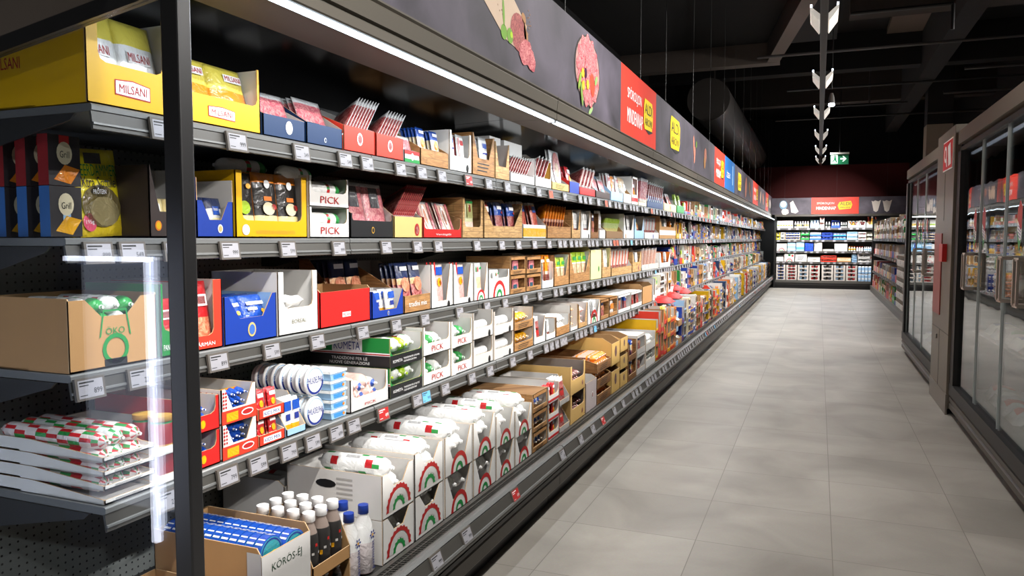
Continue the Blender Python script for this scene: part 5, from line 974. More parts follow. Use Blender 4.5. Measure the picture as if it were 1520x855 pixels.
C(3, 6.132, 6.473, 0.28, 'tall pale yellow carton', M('e6dfa2'), WHITE, 'low', fh=.9, slope=.1, d=.3, draw=lg_disc(GREEN, GREEN, .25, .35, .1), fl=('row', 'clrw', dict(lean=3, n=2, ny=2)), short='pale yellow carton')
C(3, 6.495, 6.8, 0.265, 'cream tray with yellow headed packets', WOOD2, M('e6dfa2'), 'v', fh=.35, pw=.005, fl=('row', ['limg', 'clrw'], dict(lean=5, n=2, ny=2)), short='cream tray after the pale yellow carton')
C(3, 6.824, 7.643, 0.272, 'wood-print tray of orange and white fanned packets', WOOD2, WHITE2, 'low', fh=.28, slope=.4, fl=('fan', ['whtr', 'orng'], dict(n=13, tilt=16, z=.01)), short='orange and white fan tray')
C(3, 7.673, 8.088, 0.21, 'pale wood-print carton with red pictures', WOOD2, WOOD2, 'v', fh=.5, pw=.01, draw=lg_disc(SAL, SAL, .2, .4, .3), fl=('row', 'clrw', dict(lean=5, n=2, ny=2)), short='pale wood-print carton')
C(3, 8.122, 9.055, 0.26, 'grey tray of fanned meat packets', GREYC, WHITE2, 'low', fh=.25, slope=.4, fl=('fan', ['bacw', 'orng'], dict(n=10, tilt=22, z=.01)), short='grey fan tray')
C(3, 9.097, 9.811, 0.185, 'white tray with an orange box inside', WHITE, ORANGE, 'v', fh=.3, pw=.006, fl=('row', 'clrw', dict(lean=5, n=2, ny=2)), short='orange lined tray')
# ------------------------------------------------------------------ fourth shelf
def lg_xmas(m, w_, fh, h, d):
    for k in range(6): m.disc(-w_ * .4 + k * w_ * .16, fh * .5, .010, .010, (INKR, GOLD, INKG)[k % 3], -.0015, 6)
lg_k = lambda m, w_, fh, h, d: None
C(4, 1.358, 1.522, 0.145, 'flat white tray of red wrapped sweets behind the glass', WHITE, WHITE2, 'low', fh=.35, slope=.6, n=4, draw=lg_lines, fl=('rolls', ['xmas', 'xmag'], dict(rows=1, z=.014)), short='flat white tray behind the glass', d=.44)
C(4, 1.529, 1.642, 0.156, 'white tray of red and green jars behind the glass', WHITE, WHITE2, 'low', fh=.30, slope=.5, n=2, fl=('stand', 'jark', dict(ny=2)), short='white jar tray')
C(4, 1.647, 1.766, 0.208, 'red spotted tray by the post', RED, WHITE2, 'u', fh=.5, pw=.014, n=2, draw=lg_disc(AMBER, YEL, -.1, .5, .25), fl=('rolls', 'snck', dict(rows=2, z=.02)), short='spotted tray by the post')
def lg_dots(m, w_, fh, h, d):
    lg_band(RED2, 0, .9)(m, w_, fh, h, d)
    m.add([(a, -.0018, b) for a, b in ((-w_ * .38, fh * .12), (-w_ * .05, fh * .12), (-w_ * .05, fh * .72), (-w_ * .38, fh * .72))], [(0, 1, 2, 3)], AMBER); m.disc(w_ * .22, fh * .5, w_ * .18, fh * .25, INKW, -.0018); m.disc(w_ * .22, fh * .5, w_ * .15, fh * .17, INKR, -.0024)
    for k in range(14): m.disc(-w_ / 2 + .008 + (k % 2) * .010, fh + .006 + (k // 2) * .011, .004, .004, INKR, -.0014, 8) if fh + .01 + (k // 2) * .011 < h - .008 else None
    for k in range(30): 
        yy = -(.012 + (k % 6) * .022); zz = .02 + (k // 6) * .018
        m.add([(-w_ / 2 - .0012, -yy + math.cos(a) * .005, zz + math.sin(a) * .005) for a in [q * PI / 4 for q in range(8)]], [tuple(range(7, -1, -1))], INKR)
C(4, 1.769, 1.927, 0.218, 'red polka dot tray of wrapped cheese snacks', WHITE, WHITE2, 'v', fh=.42, pw=.016, n=2, draw=lg_dots, fl=('rolls', 'snck', dict(rows=3, z=.01)), short='polka dot snack tray')
C(4, 1.931, 2.064, 0.174, 'red and white tray of children snack packs', RED2, WHITE2, 'low', fh=.42, slope=.4, n=2, draw=lg_text('KIDS MIX', INKB, .6, .5, .35, INKW), fl=('row', 'kair', dict(lean=8, n=2, ny=2, s=.85)), short='red and white kids tray')
C(4, 2.068, 2.177, 0.139, 'pale tray of blue snack pouches with yellow tops', LBLUE, WHITE2, 'low', fh=.18, slope=.2, fl=[('row', 'blbx', dict(lean=4, n=2, ny=2, s=1.25))], short='tray of blue pouches')
for j in range(2):
    for q in range(7):
        B = world(4, 2.236, .004 + q * .036, j * .110); put('phil', B, 0, 0, 0, lab='%s, %s' % ('upper row' if j else 'lower row', ['at the front', 'second in the row', 'third in the row', 'fourth in the row', 'fifth in the row', 'sixth in the row', 'at the back'][q]))
for j in range(5):
    for q in range(3):
        B = world(4, 2.381, .006 + q * .085, j * .0365); put('rtub', B, 0, 0, 0, lab=('in the front stack' if q == 0 else ('in the second stack' if q == 1 else 'in the rear stack')) + ' beside the cream cheese', s=.98)
C(4, 2.448, 2.73, 0.13, 'off-white carton of pink sausages', WHITE2, WHITE2, 'u', fh=.42, pw=.016, draw=lg_text('PICK', INKR, .3, .35, .2), fl=[('rolls', ['blus', 'pink'], dict(rows=2, z=.01))], short='off-white pink sausage carton')
def lg_kom(m, w_, fh, h, d):
    y = -w_ / 2 - .0015; z1 = h
    m.add([(y + .0004, a, b) for a, b in ((0, h * .40), (0, h * .5), (d, h * .5), (d, h * .40))], [(0, 1, 2, 3)], INKW)
    m.add([(y + .0002, a, b) for a, b in ((0, h * .42), (0, h * .46), (d, h * .46), (d, h * .42))], [(0, 1, 2, 3)], INKR)
    m.add([(y + .0003, a, b) for a, b in ((0, .001), (0, h * .40), (d, h * .40), (d, .001))], [(0, 1, 2, 3)], BLACK)
    m.add([(a, -.001, b) for a, b in ((-w_ / 2, 0), (w_ / 2, 0), (w_ / 2, fh * .98), (-w_ / 2, fh * .98))], [(0, 1, 2, 3)], BLACK)
    m.add([(y, a, b) for a, b in ((d * .34, h * .50), (d * .34, h * .98), (d * .72, h * .98), (d * .72, h * .50))], [(0, 1, 2, 3)], INKW)
    m.text('KOMÉTA', -d * .53, h * .74, d * .33, h * .34, INKB, y=y - .001, side='left'); m.text('TRADIZIONI PER LE', -d * .5, h * .27, d * .45, h * .10, INKW, y=y - .001, side='left'); m.text('NUOVE GENERAZIONI', -d * .5, h * .12, d * .5, h * .10, INKW, y=y - .001, side='left')
    m.text('KOMÉTA', -w_ * .28, fh * .5, w_ * .28, fh * .3, INKW, y=-.002); m.text('TRADIZIONI PER LE NUOVE', w_ * .15, fh * .55, w_ * .5, fh * .14, INKW, y=-.002); m.text('GENERAZIONI', w_ * .1, fh * .3, w_ * .4, fh * .14, INKW, y=-.002)
C(4, 2.741, 3.023, 0.255, 'green and black KOMÉTA carton', GREEN, WHITE2, 'u', fh=.42, pw=.004, n=2, d=.40, draw=lg_kom, fl=('rolls', ['lims', 'whsa'], dict(rows=1, z=.045)), short='KOMÉTA carton')
lgp = lg_text('PICK', INKR, .42, .5, .5)
C(4, 3.03, 3.311, 0.27, 'left white PICK carton', WHITE, WHITE2, 'u', fh=.42, pw=.016, n=2, draw=lgp, fl=('rolls', ['whsa', 'gres'], dict(rows=1, z=.02)), short='left fourth shelf PICK carton', key='pick4')
C(4, 3.318, 3.562, 0.268, 'right white PICK carton', WHITE, WHITE2, 'u', fh=.42, pw=.012, n=2, draw=lgp, fl=('rolls', ['gres', 'whsa'], dict(rows=1, z=.03)), short='right fourth shelf PICK carton', key='pick4')
C(4, 3.57, 3.836, 0.286, 'left pale grey carton with a pig stamp', M('cfccc8'), GREYC, 'u', fh=.42, pw=.012, n=2, draw=lg_pig, fl=('roll1', 'whsb', dict(rows=1, z=.03)), short='left pig stamp carton', key='pig4')
C(4, 3.846, 4.138, 0.269, 'right pale grey carton with a pig stamp', M('cfccc8'), GREYC, 'u', fh=.42, pw=.012, n=2, draw=lg_pig, fl=('roll1', 'whsb', dict(rows=1, z=.03)), short='right pig stamp carton', key='pig4')
C(4, 4.149, 4.471, 0.249, 'wood-print carton with yellow tipped rolls', WOOD, WHITE2, 'u', fh=.40, pw=.006, n=2, draw=lg_lines, fl=('rolls', 'yels', dict(rows=1, z=.03, s=.95)), short='wood-print carton with yellow tipped rolls')
C(4, 4.483, 4.701, 0.174, 'clear and white tray of paper wrapped packs', WHITE, WHITE2, 'v', fh=.25, pw=.004, fl=('row', ['sald', 'hamt'], dict(lean=6, n=1, ny=3)), short='tray of paper wrapped packs')
C(4, 4.714, 4.909, 0.134, 'narrow white carton with clear packs', WHITE, WHITE2, 'u', fh=.3, pw=.004, fl=('row', 'clrw', dict(lean=6, n=1, ny=3)), short='narrow white fourth shelf carton')
C(4, 4.923, 5.229, 0.137, 'notched wood-print carton with white rolls', WOOD, WHITE2, 'u', fh=.45, pw=.008, fl=('rolls', 'whsb', dict(rows=2, z=.01)), short='notched wood-print carton')
C(4, 5.245, 5.428, 0.193, 'grey white tall carton with yellow salami ends', M('d8d4ce'), WHITE2, 'u', fh=.15, pw=.004, n=1, fl=('rolls', 'yels', dict(rows=3, z=.01)), short='tall grey white carton')
C(4, 5.445, 5.679, 0.185, 'tray of stacked pink sausages', WOOD2, WHITE2, 'v', fh=.2, pw=.004, fl=('rolls', 'pink', dict(rows=3, z=.0, s=.8)), short='pink sausage tray')
C(4, 5.697, 6.053, 0.182, 'pair of white window cartons with arch print', WHITE, WHITE2, 'v', fh=.25, pw=.006, draw=lg_arch, fl=('row', 'clrw', dict(lean=3, n=2, ny=3)), short='white arch carton on the fourth shelf')
C(4, 6.074, 6.336, 0.168, 'brown window carton with blue print', WOOD, WOOD, 'win', fh=.2, pw=.006, fl=('row', 'navr', dict(lean=3, n=1, ny=2)), short='brown window carton')
C(4, 6.359, 6.643, 0.17, 'brown window carton with a white pack', WOOD, WOOD, 'win', fh=.2, pw=.008, fl=('row', 'whts', dict(lean=3, n=1, ny=2)), short='brown carton with white pack')
C(4, 6.668, 7.144, 0.167, 'white window cartons with dark sausages', WHITE, WHITE2, 'win', fh=.2, pw=.006, fl=('row', ['navr', 'kaib'], dict(lean=3, n=2, ny=2)), short='white window carton')
C(4, 7.172, 7.654, 0.16, 'white card carton with round dark windows', WHITE, WHITE2, 'win', fh=.25, pw=.006, fl=('row', 'sald', dict(lean=3, n=2, ny=2)), short='white card carton')
C(4, 7.686, 8.161, 0.213, 'tall kraft box with a printed name', KRAFT, KRAFTI, 'low', fh=.85, slope=.1, fl=('rolls', 'brns', dict(rows=2)), short='tall kraft box on the fourth shelf')
# ------------------------------------------------------------------ bottom deck
ws = .0
def lg_kor(m, w_, fh, h, d): 
    m.add([(a, -.0012, b) for a, b in ((-w_ / 2, 0), (w_ / 2, 0), (w_ / 2, fh), (-w_ / 2, fh))], [(0, 1, 2, 3)], WHITE2); m.text('KÖRÖS-ÉJ', 0, fh * .84, w_ * .62, fh * .12, M('2f4a38'), y=-.002)
    m.add([(-w_ / 2 - .001, a, b) for a, b in ((.0, .002), (.0, h * .95), (.05, h * .95), (.05, .002))], [(0, 1, 2, 3)], WHITE2)
C(5, 1.40, 1.655, .20, 'low kraft box of dark wrapped sausages behind the glass', KRAFT, KRAFTI, 'low', fh=.55, slope=.3, fl=('rolls', 'brns', dict(rows=4, z=.02)), short='dark sausage kraft box')
C(5, 1.666, 1.891, .31, 'open kraft box of round blue cheeses', KRAFT, KRAFTI, 'low', fh=.92, slope=.04, d=.40, draw=lg_kor, hb=1.0, short='kraft box of round cheeses')
for i in range(2):
    for q in range(12):
        B = world(5, 1.727 + .104 * i, .014 + q * .031, .222 - .02 * i)
        put('chro', B, 0, 0, 0, lab='in the %s column of the kraft box' % ('left' if i == 0 else 'right'), s=.98)
C(5, 1.898, 2.105, .15, 'upper kraft tray of dark labelled bottles', KRAFT, KRAFTI, 'low', fh=.30, slope=.15, n=1, d=.30, fl=('stand', 'bdrk', dict(n=3, ny=4)), short='upper bottle tray', dz=.112)
C(5, 1.898, 2.105, .11, 'lower kraft tray of dark labelled bottles', KRAFT, KRAFTI, 'low', fh=.30, n=1, d=.30, short='lower bottle tray', fl=('stand', 'bdrk', dict(n=3, ny=1, s=.52)))
for q in range(4):
    put('parm', world(5, 2.155 + .09 * (q % 2), .004 + .085 * (q // 2), .0), 0, .036, .002, lab=['left of the front pair', 'right of the front pair', 'left, second row', 'right, second row'][q], s=1.02)
C(5, 2.304, 2.538, .33, 'large white carton with a rosette, beside the bottles', WHITE, WHITE2, 'v', fh=.66, pw=.035, d=.415, n=2, draw=lg_rosette, fl=[('rolls', ['whsb', 'whsa'], dict(rows=2, z=.055, s=1.1)), ], short='left rosette carton', key='ros')
C(5, 2.542, 2.787, .345, 'large white carton with a rosette, second from the bottles', WHITE, WHITE2, 'v', fh=.66, pw=.035, d=.415, n=2, draw=lg_rosette, fl=[('rolls', ['whsa', 'whsb'], dict(rows=2, z=.055, s=1.1))], short='right rosette carton', key='ros')
C(5, 2.304, 2.54, .26, 'second large white carton in the rear row', WHITE, WHITE2, 'low', fh=.92, slope=.1, d=.30, back=.43, n=1, fl=('rolls', ['yels', 'whsb'], dict(rows=4, z=.02)), short='second rear white carton')
C(5, 2.544, 2.787, .26, 'third large white carton in the rear row', WHITE, WHITE2, 'low', fh=.92, slope=.1, d=.30, back=.43, n=1, fl=('rolls', ['whsa', 'whsb'], dict(rows=4, z=.02)), short='third rear white carton')
colw = [(660, 701, 640, 'first'), (702, 735, 622, 'second'), (736, 763, 612, 'third'), (764, 789, 604, 'fourth')]
C(5, 2.799, 3.075, 0.345, 'white carton with a green striped tongue, first after the rosettes', WHITE, WHITE2, 'v', fh=.35, pw=.020, n=2, draw=lg_arch, fl=('rolls', ['whsb', 'whsa'], dict(rows=2, z=.062, s=1.15)), short='first white roll carton', key='wr', d=.74)
C(5, 3.082, 3.339, 0.345, 'white carton with a green striped tongue, second after the rosettes', WHITE, WHITE2, 'v', fh=.35, pw=.020, n=2, draw=lg_arch, fl=('rolls', ['whsa', 'whsb'], dict(rows=2, z=.062, s=1.15)), short='second white roll carton', key='wr', d=.74)
C(5, 3.348, 3.587, 0.316, 'white carton with a green striped tongue, third after the rosettes', WHITE, WHITE2, 'v', fh=.35, pw=.018, n=2, draw=lg_arch, fl=('rolls', ['whsb', 'whsa'], dict(rows=2, z=.062, s=1.15)), short='third white roll carton', key='wr', d=.74)
C(5, 3.596, 3.846, 0.291, 'white carton with a green striped tongue, fourth after the rosettes', WHITE, WHITE2, 'v', fh=.35, pw=.018, n=2, draw=lg_arch, fl=('rolls', ['whsa', 'whsb'], dict(rows=2, z=.062, s=1.15)), short='fourth white roll carton', key='wr', d=.74)
C(5, 3.856, 4.103, 0.328, 'wood-print carton of blue printed sausages', WOOD, WHITE2, 'win', fh=.25, pw=.012, n=3, draw=lg_lines, fl=('rolls', 'blus', dict(rows=2, z=.01)), short='wood-print blue sausage carton', d=.74)
C(5, 4.114, 4.312, 0.325, 'white carton with red framed print', WHITE, WHITE2, 'u', fh=.45, pw=.010, n=3, draw=lg_band(RED, .2, .5), fl=('row', 'kair', dict(lean=3, n=2, ny=3, s=.8)), short='red framed white carton', d=.74)
C(5, 4.325, 4.527, 0.33, 'clear tray of dark packets in grey film', GREYC, WHITE2, 'low', fh=.2, slope=.2, n=2, fl=('row', 'sald', dict(lean=8, n=1, ny=4)), short='grey film tray', d=.4)
C(5, 4.541, 4.87, 0.371, 'light kraft box with a round dark hole', M('d9b26c'), M('8a8078'), 'u', fh=.5, pw=.030, n=2, draw=lg_disc(SAL, SAL, .3, .5, .18), fl=('rolls', 'brns', dict(rows=3, z=.01)), short='light kraft box with dark hole', d=.74)
C(5, 4.886, 5.155, 0.228, 'pale lilac carton of wrapped meat', M('c9bcbc'), WHITE2, 'low', fh=.9, slope=.1, draw=lg_disc(INKW, SAL, .1, .5, .12), short='pale lilac carton', d=.4)
C(5, 5.173, 5.55, 0.335, 'dark wood-print crate of orange wrapped sausages', WOOD3, WOOD3, 'low', fh=.62, slope=.2, n=3, draw=lg_lines, fl=('rolls', 'orns', dict(rows=2, z=.03)), short='dark wood-print crate', d=.74)
C(5, 5.57, 5.823, 0.428, 'tall yellow kraft box, left of a pair', M('dcb468'), KRAFTI, 'low', fh=.8, slope=.1, n=2, draw=lg_disc(DARKM, DARKM, 0, .6, .25), fl=('rolls', 'brns', dict(rows=2)), short='left yellow kraft box', d=.74)
C(5, 5.845, 6.096, 0.419, 'tall yellow kraft box, right of a pair', M('dcb468'), KRAFTI, 'low', fh=.8, slope=.1, n=3, draw=lg_disc(DARKM, DARKM, 0, .6, .25), fl=('rolls', 'brns', dict(rows=2)), short='right yellow kraft box', d=.74)
C(5, 6.12, 6.42, 0.326, 'wood-print crate with a blue ribbon pack', WOOD3, WOOD3, 'u', fh=.3, pw=.01, n=2, fl=('row', 'blub', dict(lean=6, n=2, ny=2, s=1.1)), short='crate with blue ribbon', d=.74)
C(5, 6.447, 6.777, 0.343, 'grey white carton with dark windows', M('d4d2cf'), WHITE2, 'win', fh=.3, pw=.01, n=2, fl=('row', 'navr', dict(lean=3, n=1, ny=2)), short='grey white window carton', d=.74)
C(5, 6.806, 7.236, 0.308, 'white printed carton of white wrapped rolls', WHITE, WHITE2, 'u', fh=.45, pw=.01, n=2, fl=('rolls', 'whsa', dict(rows=2)), short='white printed carton', d=.74)
# ------------------------------------------------------------------ farther along: varied cartons, level by level
rg = random.Random(5)
ords = ['', 'first', 'second', 'third', 'fourth', 'fifth', 'sixth', 'seventh', 'eighth', 'ninth', 'tenth', 'eleventh', 'twelfth', 'thirteenth', 'fourteenth', 'fifteenth', 'sixteenth', 'seventeenth', 'eighteenth', 'nineteenth', 'twentieth']
KINDS = [('white', WHITE, WHITE2, 6), ('wood-print', WOOD, WOOD2, 3), ('kraft', KRAFT, KRAFTI, 2), ('yellow', YEL, WHITE2, 2), ('blue', BLUE, WHITE2, 2), ('red', RED2, WHITE2, 1.5), ('pale blue', LBLUE, WHITE2, 1.2), ('cream', CREAM, WHITE2, 1.5), ('grey', GREYC, WHITE2, 2), ('green', GREEN, WHITE2, .7), ('navy', NAVY, WHITE2, 1), ('black', BLACK, GREYC, .8), ('orange', ORANGE, WHITE2, .7)]
PK = ['whtb', 'whtr', 'clrw', 'kair', 'kaib', 'pepp', 'orng', 'limg', 'navr', 'grhd', 'pinw', 'blub', 'sald', 'bacw', 'tric', 'blkc', 'milo', 'kalm', 'bclr', 'oval']
WTS = {1: {'white': 5, 'navy': 2, 'black': 2, 'red': 2.5, 'yellow': 2, 'green': 1.5}, 2: {'yellow': 5, 'white': 6, 'pale blue': 3, 'blue': 3, 'wood-print': 1, 'kraft': .5}, 3: {'yellow': 2, 'white': 5, 'blue': 3.5, 'black': 1.5, 'green': 1.5, 'cream': 2, 'wood-print': .8}, 4: {'white': 7, 'blue': 2.5, 'yellow': 1.5, 'wood-print': .8}, 5: {'white': 8, 'yellow': 3, 'orange': 1.5, 'wood-print': 1.6, 'pale blue': 2, 'blue': 1}}
cnt = {}
for lv, y in ((1, 10.267), (2, 10.233), (3, 9.86), (4, 8.198), (5, 7.268)):
    wt = dict((k[0], k[3]) for k in KINDS); wt.update(WTS[lv])
    while y < 26.0:
        nm = rg.choices([k[0] for k in KINDS], [wt[k[0]] for k in KINDS])[0]; kd = [k for k in KINDS if k[0] == nm][0]
        wd = round(rg.choice([.11, .14, .17, .20, .24]), 2)
        if lv == 5: h = rg.choice([.40, .44, .47]); n = rg.choice([2, 3, 3]); d = .74
        elif lv == 4: h = rg.choice([.24, .27, .28]); n = rg.choice([1, 2, 2]); d = .40
        elif lv == 1: h = rg.choice([.16, .18, .20, .22]); n = 1; d = .34
        else: h = rg.choice([.19, .22, .24, .26]); n = rg.choice([1, 1, 2]); d = .30
        st = rg.choice(['v', 'u', 'low', 'win'] if n > 1 else ['v', 'u', 'low', 'low', 'win'])
        c = cnt.get((lv, nm), 0) + 1; cnt[(lv, nm)] = c
        on = ords[c] if c <= 20 else 'far'
        pks = rg.sample(PK, 2); DRS = ([lg_lines, lg_pig, lg_arch, lg_band(RED, .2, .6), lg_band(BLUE, .3, .8), lg_disc(AMBER, RED, 0, .5, .3), lg_disc(INKG, INKW, 0, .5, .3), None, lg_band(AMBER, .1, .6), lg_band(KFILM, .2, .7)]); di = rg.randrange(len(DRS)); dr = DRS[di]
        fhf = rg.choice([.25, .35, .45]); hh = h / n
        s_ = min(1.0, hh / .17) if n > 1 else rg.uniform(.95, 1.15)
        mode = ('row', pks, dict(lean=rg.choice([3, 6, 12]), ny=2, s=s_)) if (lv < 4 or rg.random() < .5) else ('rolls', rg.choice([['whsa', 'whsb'], ['yels', 'whsb'], ['blus'], ['pink', 'whsa'], ['brns']]), dict(rows=1, z=.02, s=min(1, hh / .11)))
        if y < 14.5 or rg.random() < .8:
            C(lv, y, y + wd, h, '%s %s carton past the near ones' % (on, nm), kd[1], kd[2], st, fh=fhf, pw=.008 + .04 * wd, slope=rg.choice([.2, .5, .8]), d=d, draw=dr, fl=mode, n=n, key='%s%d%s' % (nm, di, st), short='%s far %s carton on the %s' % (on, nm, SH[lv]))
        y += wd + .002
# red carrier bags lying on the far bottom deck cartons
def red_bag():
    m = MB(); vs = []; fs = []
    for i in range(9):
        for j in range(9):
            u, v = i / 8, j / 8; e = (1 - (2 * u - 1) ** 4) * (1 - (2 * v - 1) ** 4); vs.append(((u - .5) * .34, v * .34, .004 + .06 * e + .012 * math.sin(i * 2.1 + j * 1.7) * e))
    for i in range(8):
        for j in range(8): a = i * 9 + j; fs.append((a, a + 9, a + 10, a + 1))
    m.add(vs, fs, RED, smooth=True); m.add([(-.17, 0, 0), (.17, 0, 0), (.17, .34, 0), (-.17, .34, 0)], [(3, 2, 1, 0)], RFILM); return m
rbm = red_bag().mesh('red_package')
for q, (px_y, zz) in enumerate(((8.476, .475), (9.178, .475), (10.057, .475), (9.599, .54))):
    reg('red_package', rbm, world(5, px_y, .05 + .03 * q, zz), ['first red film package lying on the far bottom cartons', 'second red film package lying on the far bottom cartons', 'third red film package lying on the far bottom cartons', 'red film package lying on top of the others'][q], 'package')
# ------------------------------------------------------------------ goods in the case across the end (facing the camera)
def BW(x, z, dy=0.0): return Matrix.Translation((x, 23.885 + dy, z + .001))
def CB(row, x0, x1, h, look, outer, inner=None, style='u', fh=.45, n=1, d=.3, draw=None, fl=None, pw=.012, rim=None):
    z = (BSH + [BDECK - .012])[row]; z -= .0; wd = x1 - x0 - .008; hh = h / n - .002; nmr = ['top', 'second', 'third', 'fourth', 'lowest'][row]
    me = carton('b' + look, wd, d, hh, hh * fh, outer, inner or WHITE2, style, pw, None, .3, draw, rim)
    dy = 0 if row < 4 else -.04
    for k in range(n):
        B = BW((x0 + x1) / 2, z, dy) @ Matrix.Translation((0, 0, k * (hh + .002))); pos = '' if n == 1 else (' (top)' if k == n - 1 else '')
        lv = ['', ', bottom of its stack', ', second layer', ', third layer', ', fourth layer', ', fifth layer', ', sixth layer'][k + 1 if n > 1 else 0]
        reg('display_carton', me, B, look + ' on the end case' + lv, 'carton')
        if fl: fill(fl, B @ Matrix.Translation((0, .004, 0)), wd, d, hh * fh, hh, 'in the ' + look + lv)
def SB(row, x0, x1, keys, look, s=1.0, ny=2):
    z = (BSH + [BDECK - .012])[row]; fill(('stand', keys, dict(ny=ny, s=s)), BW((x0 + x1) / 2, z, 0 if row < 4 else -.04), x1 - x0, .3, .1, .2, look)
SB(0, -1.15, -.70, 'mlkg', 'in the green and white row, left end of the end case', 1.0); SB(0, -.68, -.26, ['yogk', 'yogy', 'yogy'], 'on the end case beside the green cartons', 1.1)
CB(0, -.24, .02, .24, 'pale blue bottle tray', LBLUE, LBLUE, 'low', .45, fl=('stand', 'lblb', dict(ny=1, s=1.2))); CB(0, .02, .15, .30, 'white and pink bottle tray', WHITE, WHITE2, 'u', .4, n=2, fl=('stand', 'redc', dict(ny=1)))
SB(0, .16, .32, 'yogk', 'in the short row by the blue crate', 1.05, 1); CB(0, .33, .56, .21, 'bright blue bottle crate', M('1f4ad0'), BLUE, 'win', .35, fl=('stand', 'yogw', dict(ny=1))); SB(0, .57, .76, 'yogk', 'right of the blue crate', .95, 1)
CB(0, .77, 1.06, .20, 'white tray of orange drinks', WHITE, WHITE2, 'v', .35, fl=('stand', ['juio', 'juio', 'juir'], dict(ny=2, s=1.25))); CB(0, 1.06, 1.24, .20, 'white tray of red drinks', WHITE, WHITE2, 'v', .35, fl=('stand', 'juir', dict(ny=2, s=1.3)))
CB(0, 1.25, 1.55, .16, 'white tray of tall bottles', WHITE, WHITE2, 'v', .5, fl=('stand', ['bigr', 'bigo', 'bigr'], dict(ny=1, s=1.15)))
CB(1, -1.16, -1.06, .22, 'small yellow carton', M('f4e020'), WHITE2, 'u', .2, n=2, fl=('stand', 'cupw', dict(ny=1))); CB(1, -1.05, -.93, .22, 'small white carton with dark slits', WHITE, WHITE2, 'win', .3, n=2, fl=('stand', 'cupk', dict(ny=1)))
CB(1, -.92, -.50, .22, 'pale kraft tray of blue cups', M('e2c9a4'), WHITE2, 'u', .3, n=3, fl=('stand', 'cupb', dict(ny=1))); CB(1, -.49, -.25, .26, 'green carton with white pots', GREEN, INKW, 'u', .35, n=2, fl=('stand', 'cupw', dict(ny=1, s=1.2)))
CB(1, -.24, .07, .22, 'deep blue tray of white bottles', M('1f62c8'), BLUE, 'low', .45, n=2, fl=('stand', 'yogw', dict(ny=1, s=.65))); CB(1, .08, .38, .21, 'blue tray of milk pots', BLUE, BLUE, 'win', .35, n=2, fl=('stand', 'cupb', dict(ny=1)))
CB(1, .39, .74, .21, 'sky blue tray of white cups', M('2a88d8'), LBLUE, 'low', .35, n=2, fl=('stand', 'cupw', dict(ny=1, s=1.1))); CB(1, .75, 1.03, .23, 'icy blue wide carton', LBLUE, LBLUE, 'win', .6, n=2, fl=None, draw=lg_band(INKW, .3, .6))
CB(1, 1.04, 1.26, .22, 'white carton of red jars', WHITE, WHITE2, 'win', .35, n=2, fl=('stand', 'cupr', dict(ny=1))); CB(1, 1.27, 1.56, .22, 'beige tray of pale pots', CREAM, WHITE2, 'low', .4, n=2, fl=('stand', ['cupw', 'cupk'], dict(ny=1)))
CB(2, -1.15, -.86, .22, 'white carton with a red and green arch', WHITE, WHITE2, 'closed', .9, draw=lg_arch); CB(2, -.85, -.62, .25, 'pale blue film carton', LBLUE, LBLUE, 'closed', .9, n=2, draw=lg_band(INKW, .3, .6)); CB(2, -.61, -.38, .27, 'clear blue film pack', M('a9d0ea', .3), LBLUE, 'closed', .9, draw=lg_band(M('5f9fd0', .3), .2, .5))
CB(2, -.37, -.13, .24, 'royal blue carton with pink dots', M('1a50c8'), BLUE, 'win', .4, n=4, fl=('stand', 'cupr', dict(ny=1, s=.75))); CB(2, -.12, .11, .25, 'grey white flat carton', M('dcd8d0'), WHITE2, 'win', .35, n=6); CB(2, .12, .42, .06, 'low pale carton', M('dcd8d0'), WHITE2, 'low', .8, n=2)
CB(2, .43, .78, .22, 'white flat carton with dark dots', WHITE, WHITE2, 'win', .5, n=4); SB(2, .79, 1.0, 'yelc', 'in the orange capped row', 1.15, 2); SB(2, 1.0, 1.2, 'redc', 'in the red capped row', 1.1, 2); SB(2, 1.2, 1.4, 'lblb', 'beside the red capped row', .75, 2); SB(2, 1.38, 1.56, 'yogw', 'at the right end of the end case', 1.05, 2)
CB(3, -1.15, -.94, .20, 'plain white carton', WHITE, WHITE2, 'low', .7); CB(3, -.93, -.64, .23, 'white carton with a tricolour arch and red spot', WHITE, WHITE2, 'closed', .9, draw=lambda m, w_, fh, h, d: (lg_arch(m, w_, fh, h, d), m.disc(w_ * .3, h * .75, .03, .03, RED, -.0015), m.box(-.03, .03, -.002, 0, h * .7, h * .95, INKG)))
CB(3, -.63, -.30, .22, 'white carton with faint print', M('e6e4e0'), WHITE2, 'closed', .9, draw=lg_lines); CB(3, -.29, .06, .16, 'white low carton with three blue dots', WHITE, WHITE2, 'low', .8, draw=lg_lines)
CB(3, .07, .50, .19, 'bright red carton pack', RED2, WHITE2, 'win', .4, n=2, fl=('stand', 'cupk', dict(ny=1, s=.9))); CB(3, .51, .88, .14, 'kraft tray with red script', KRAFT, KRAFTI, 'low', .95, draw=lg_band(CREAM, .3, .8, 'Tejföl', INKR)); CB(3, .89, 1.04, .22, 'pale blue cup carton', LBLUE, WHITE2, 'win', .4, n=3, fl=('stand', 'cupl', dict(ny=1, s=.8)))
CB(3, 1.05, 1.38, .25, 'white carton of capped pots', WHITE, WHITE2, 'win', .3, n=2, fl=('stand', ['cupw', 'cupk'], dict(ny=1, s=1.1))); CB(3, 1.39, 1.56, .22, 'white carton with a red corner', WHITE, WHITE2, 'closed', .9, draw=lg_band(RED, .6, .75))
GB = M('c9c2bb')
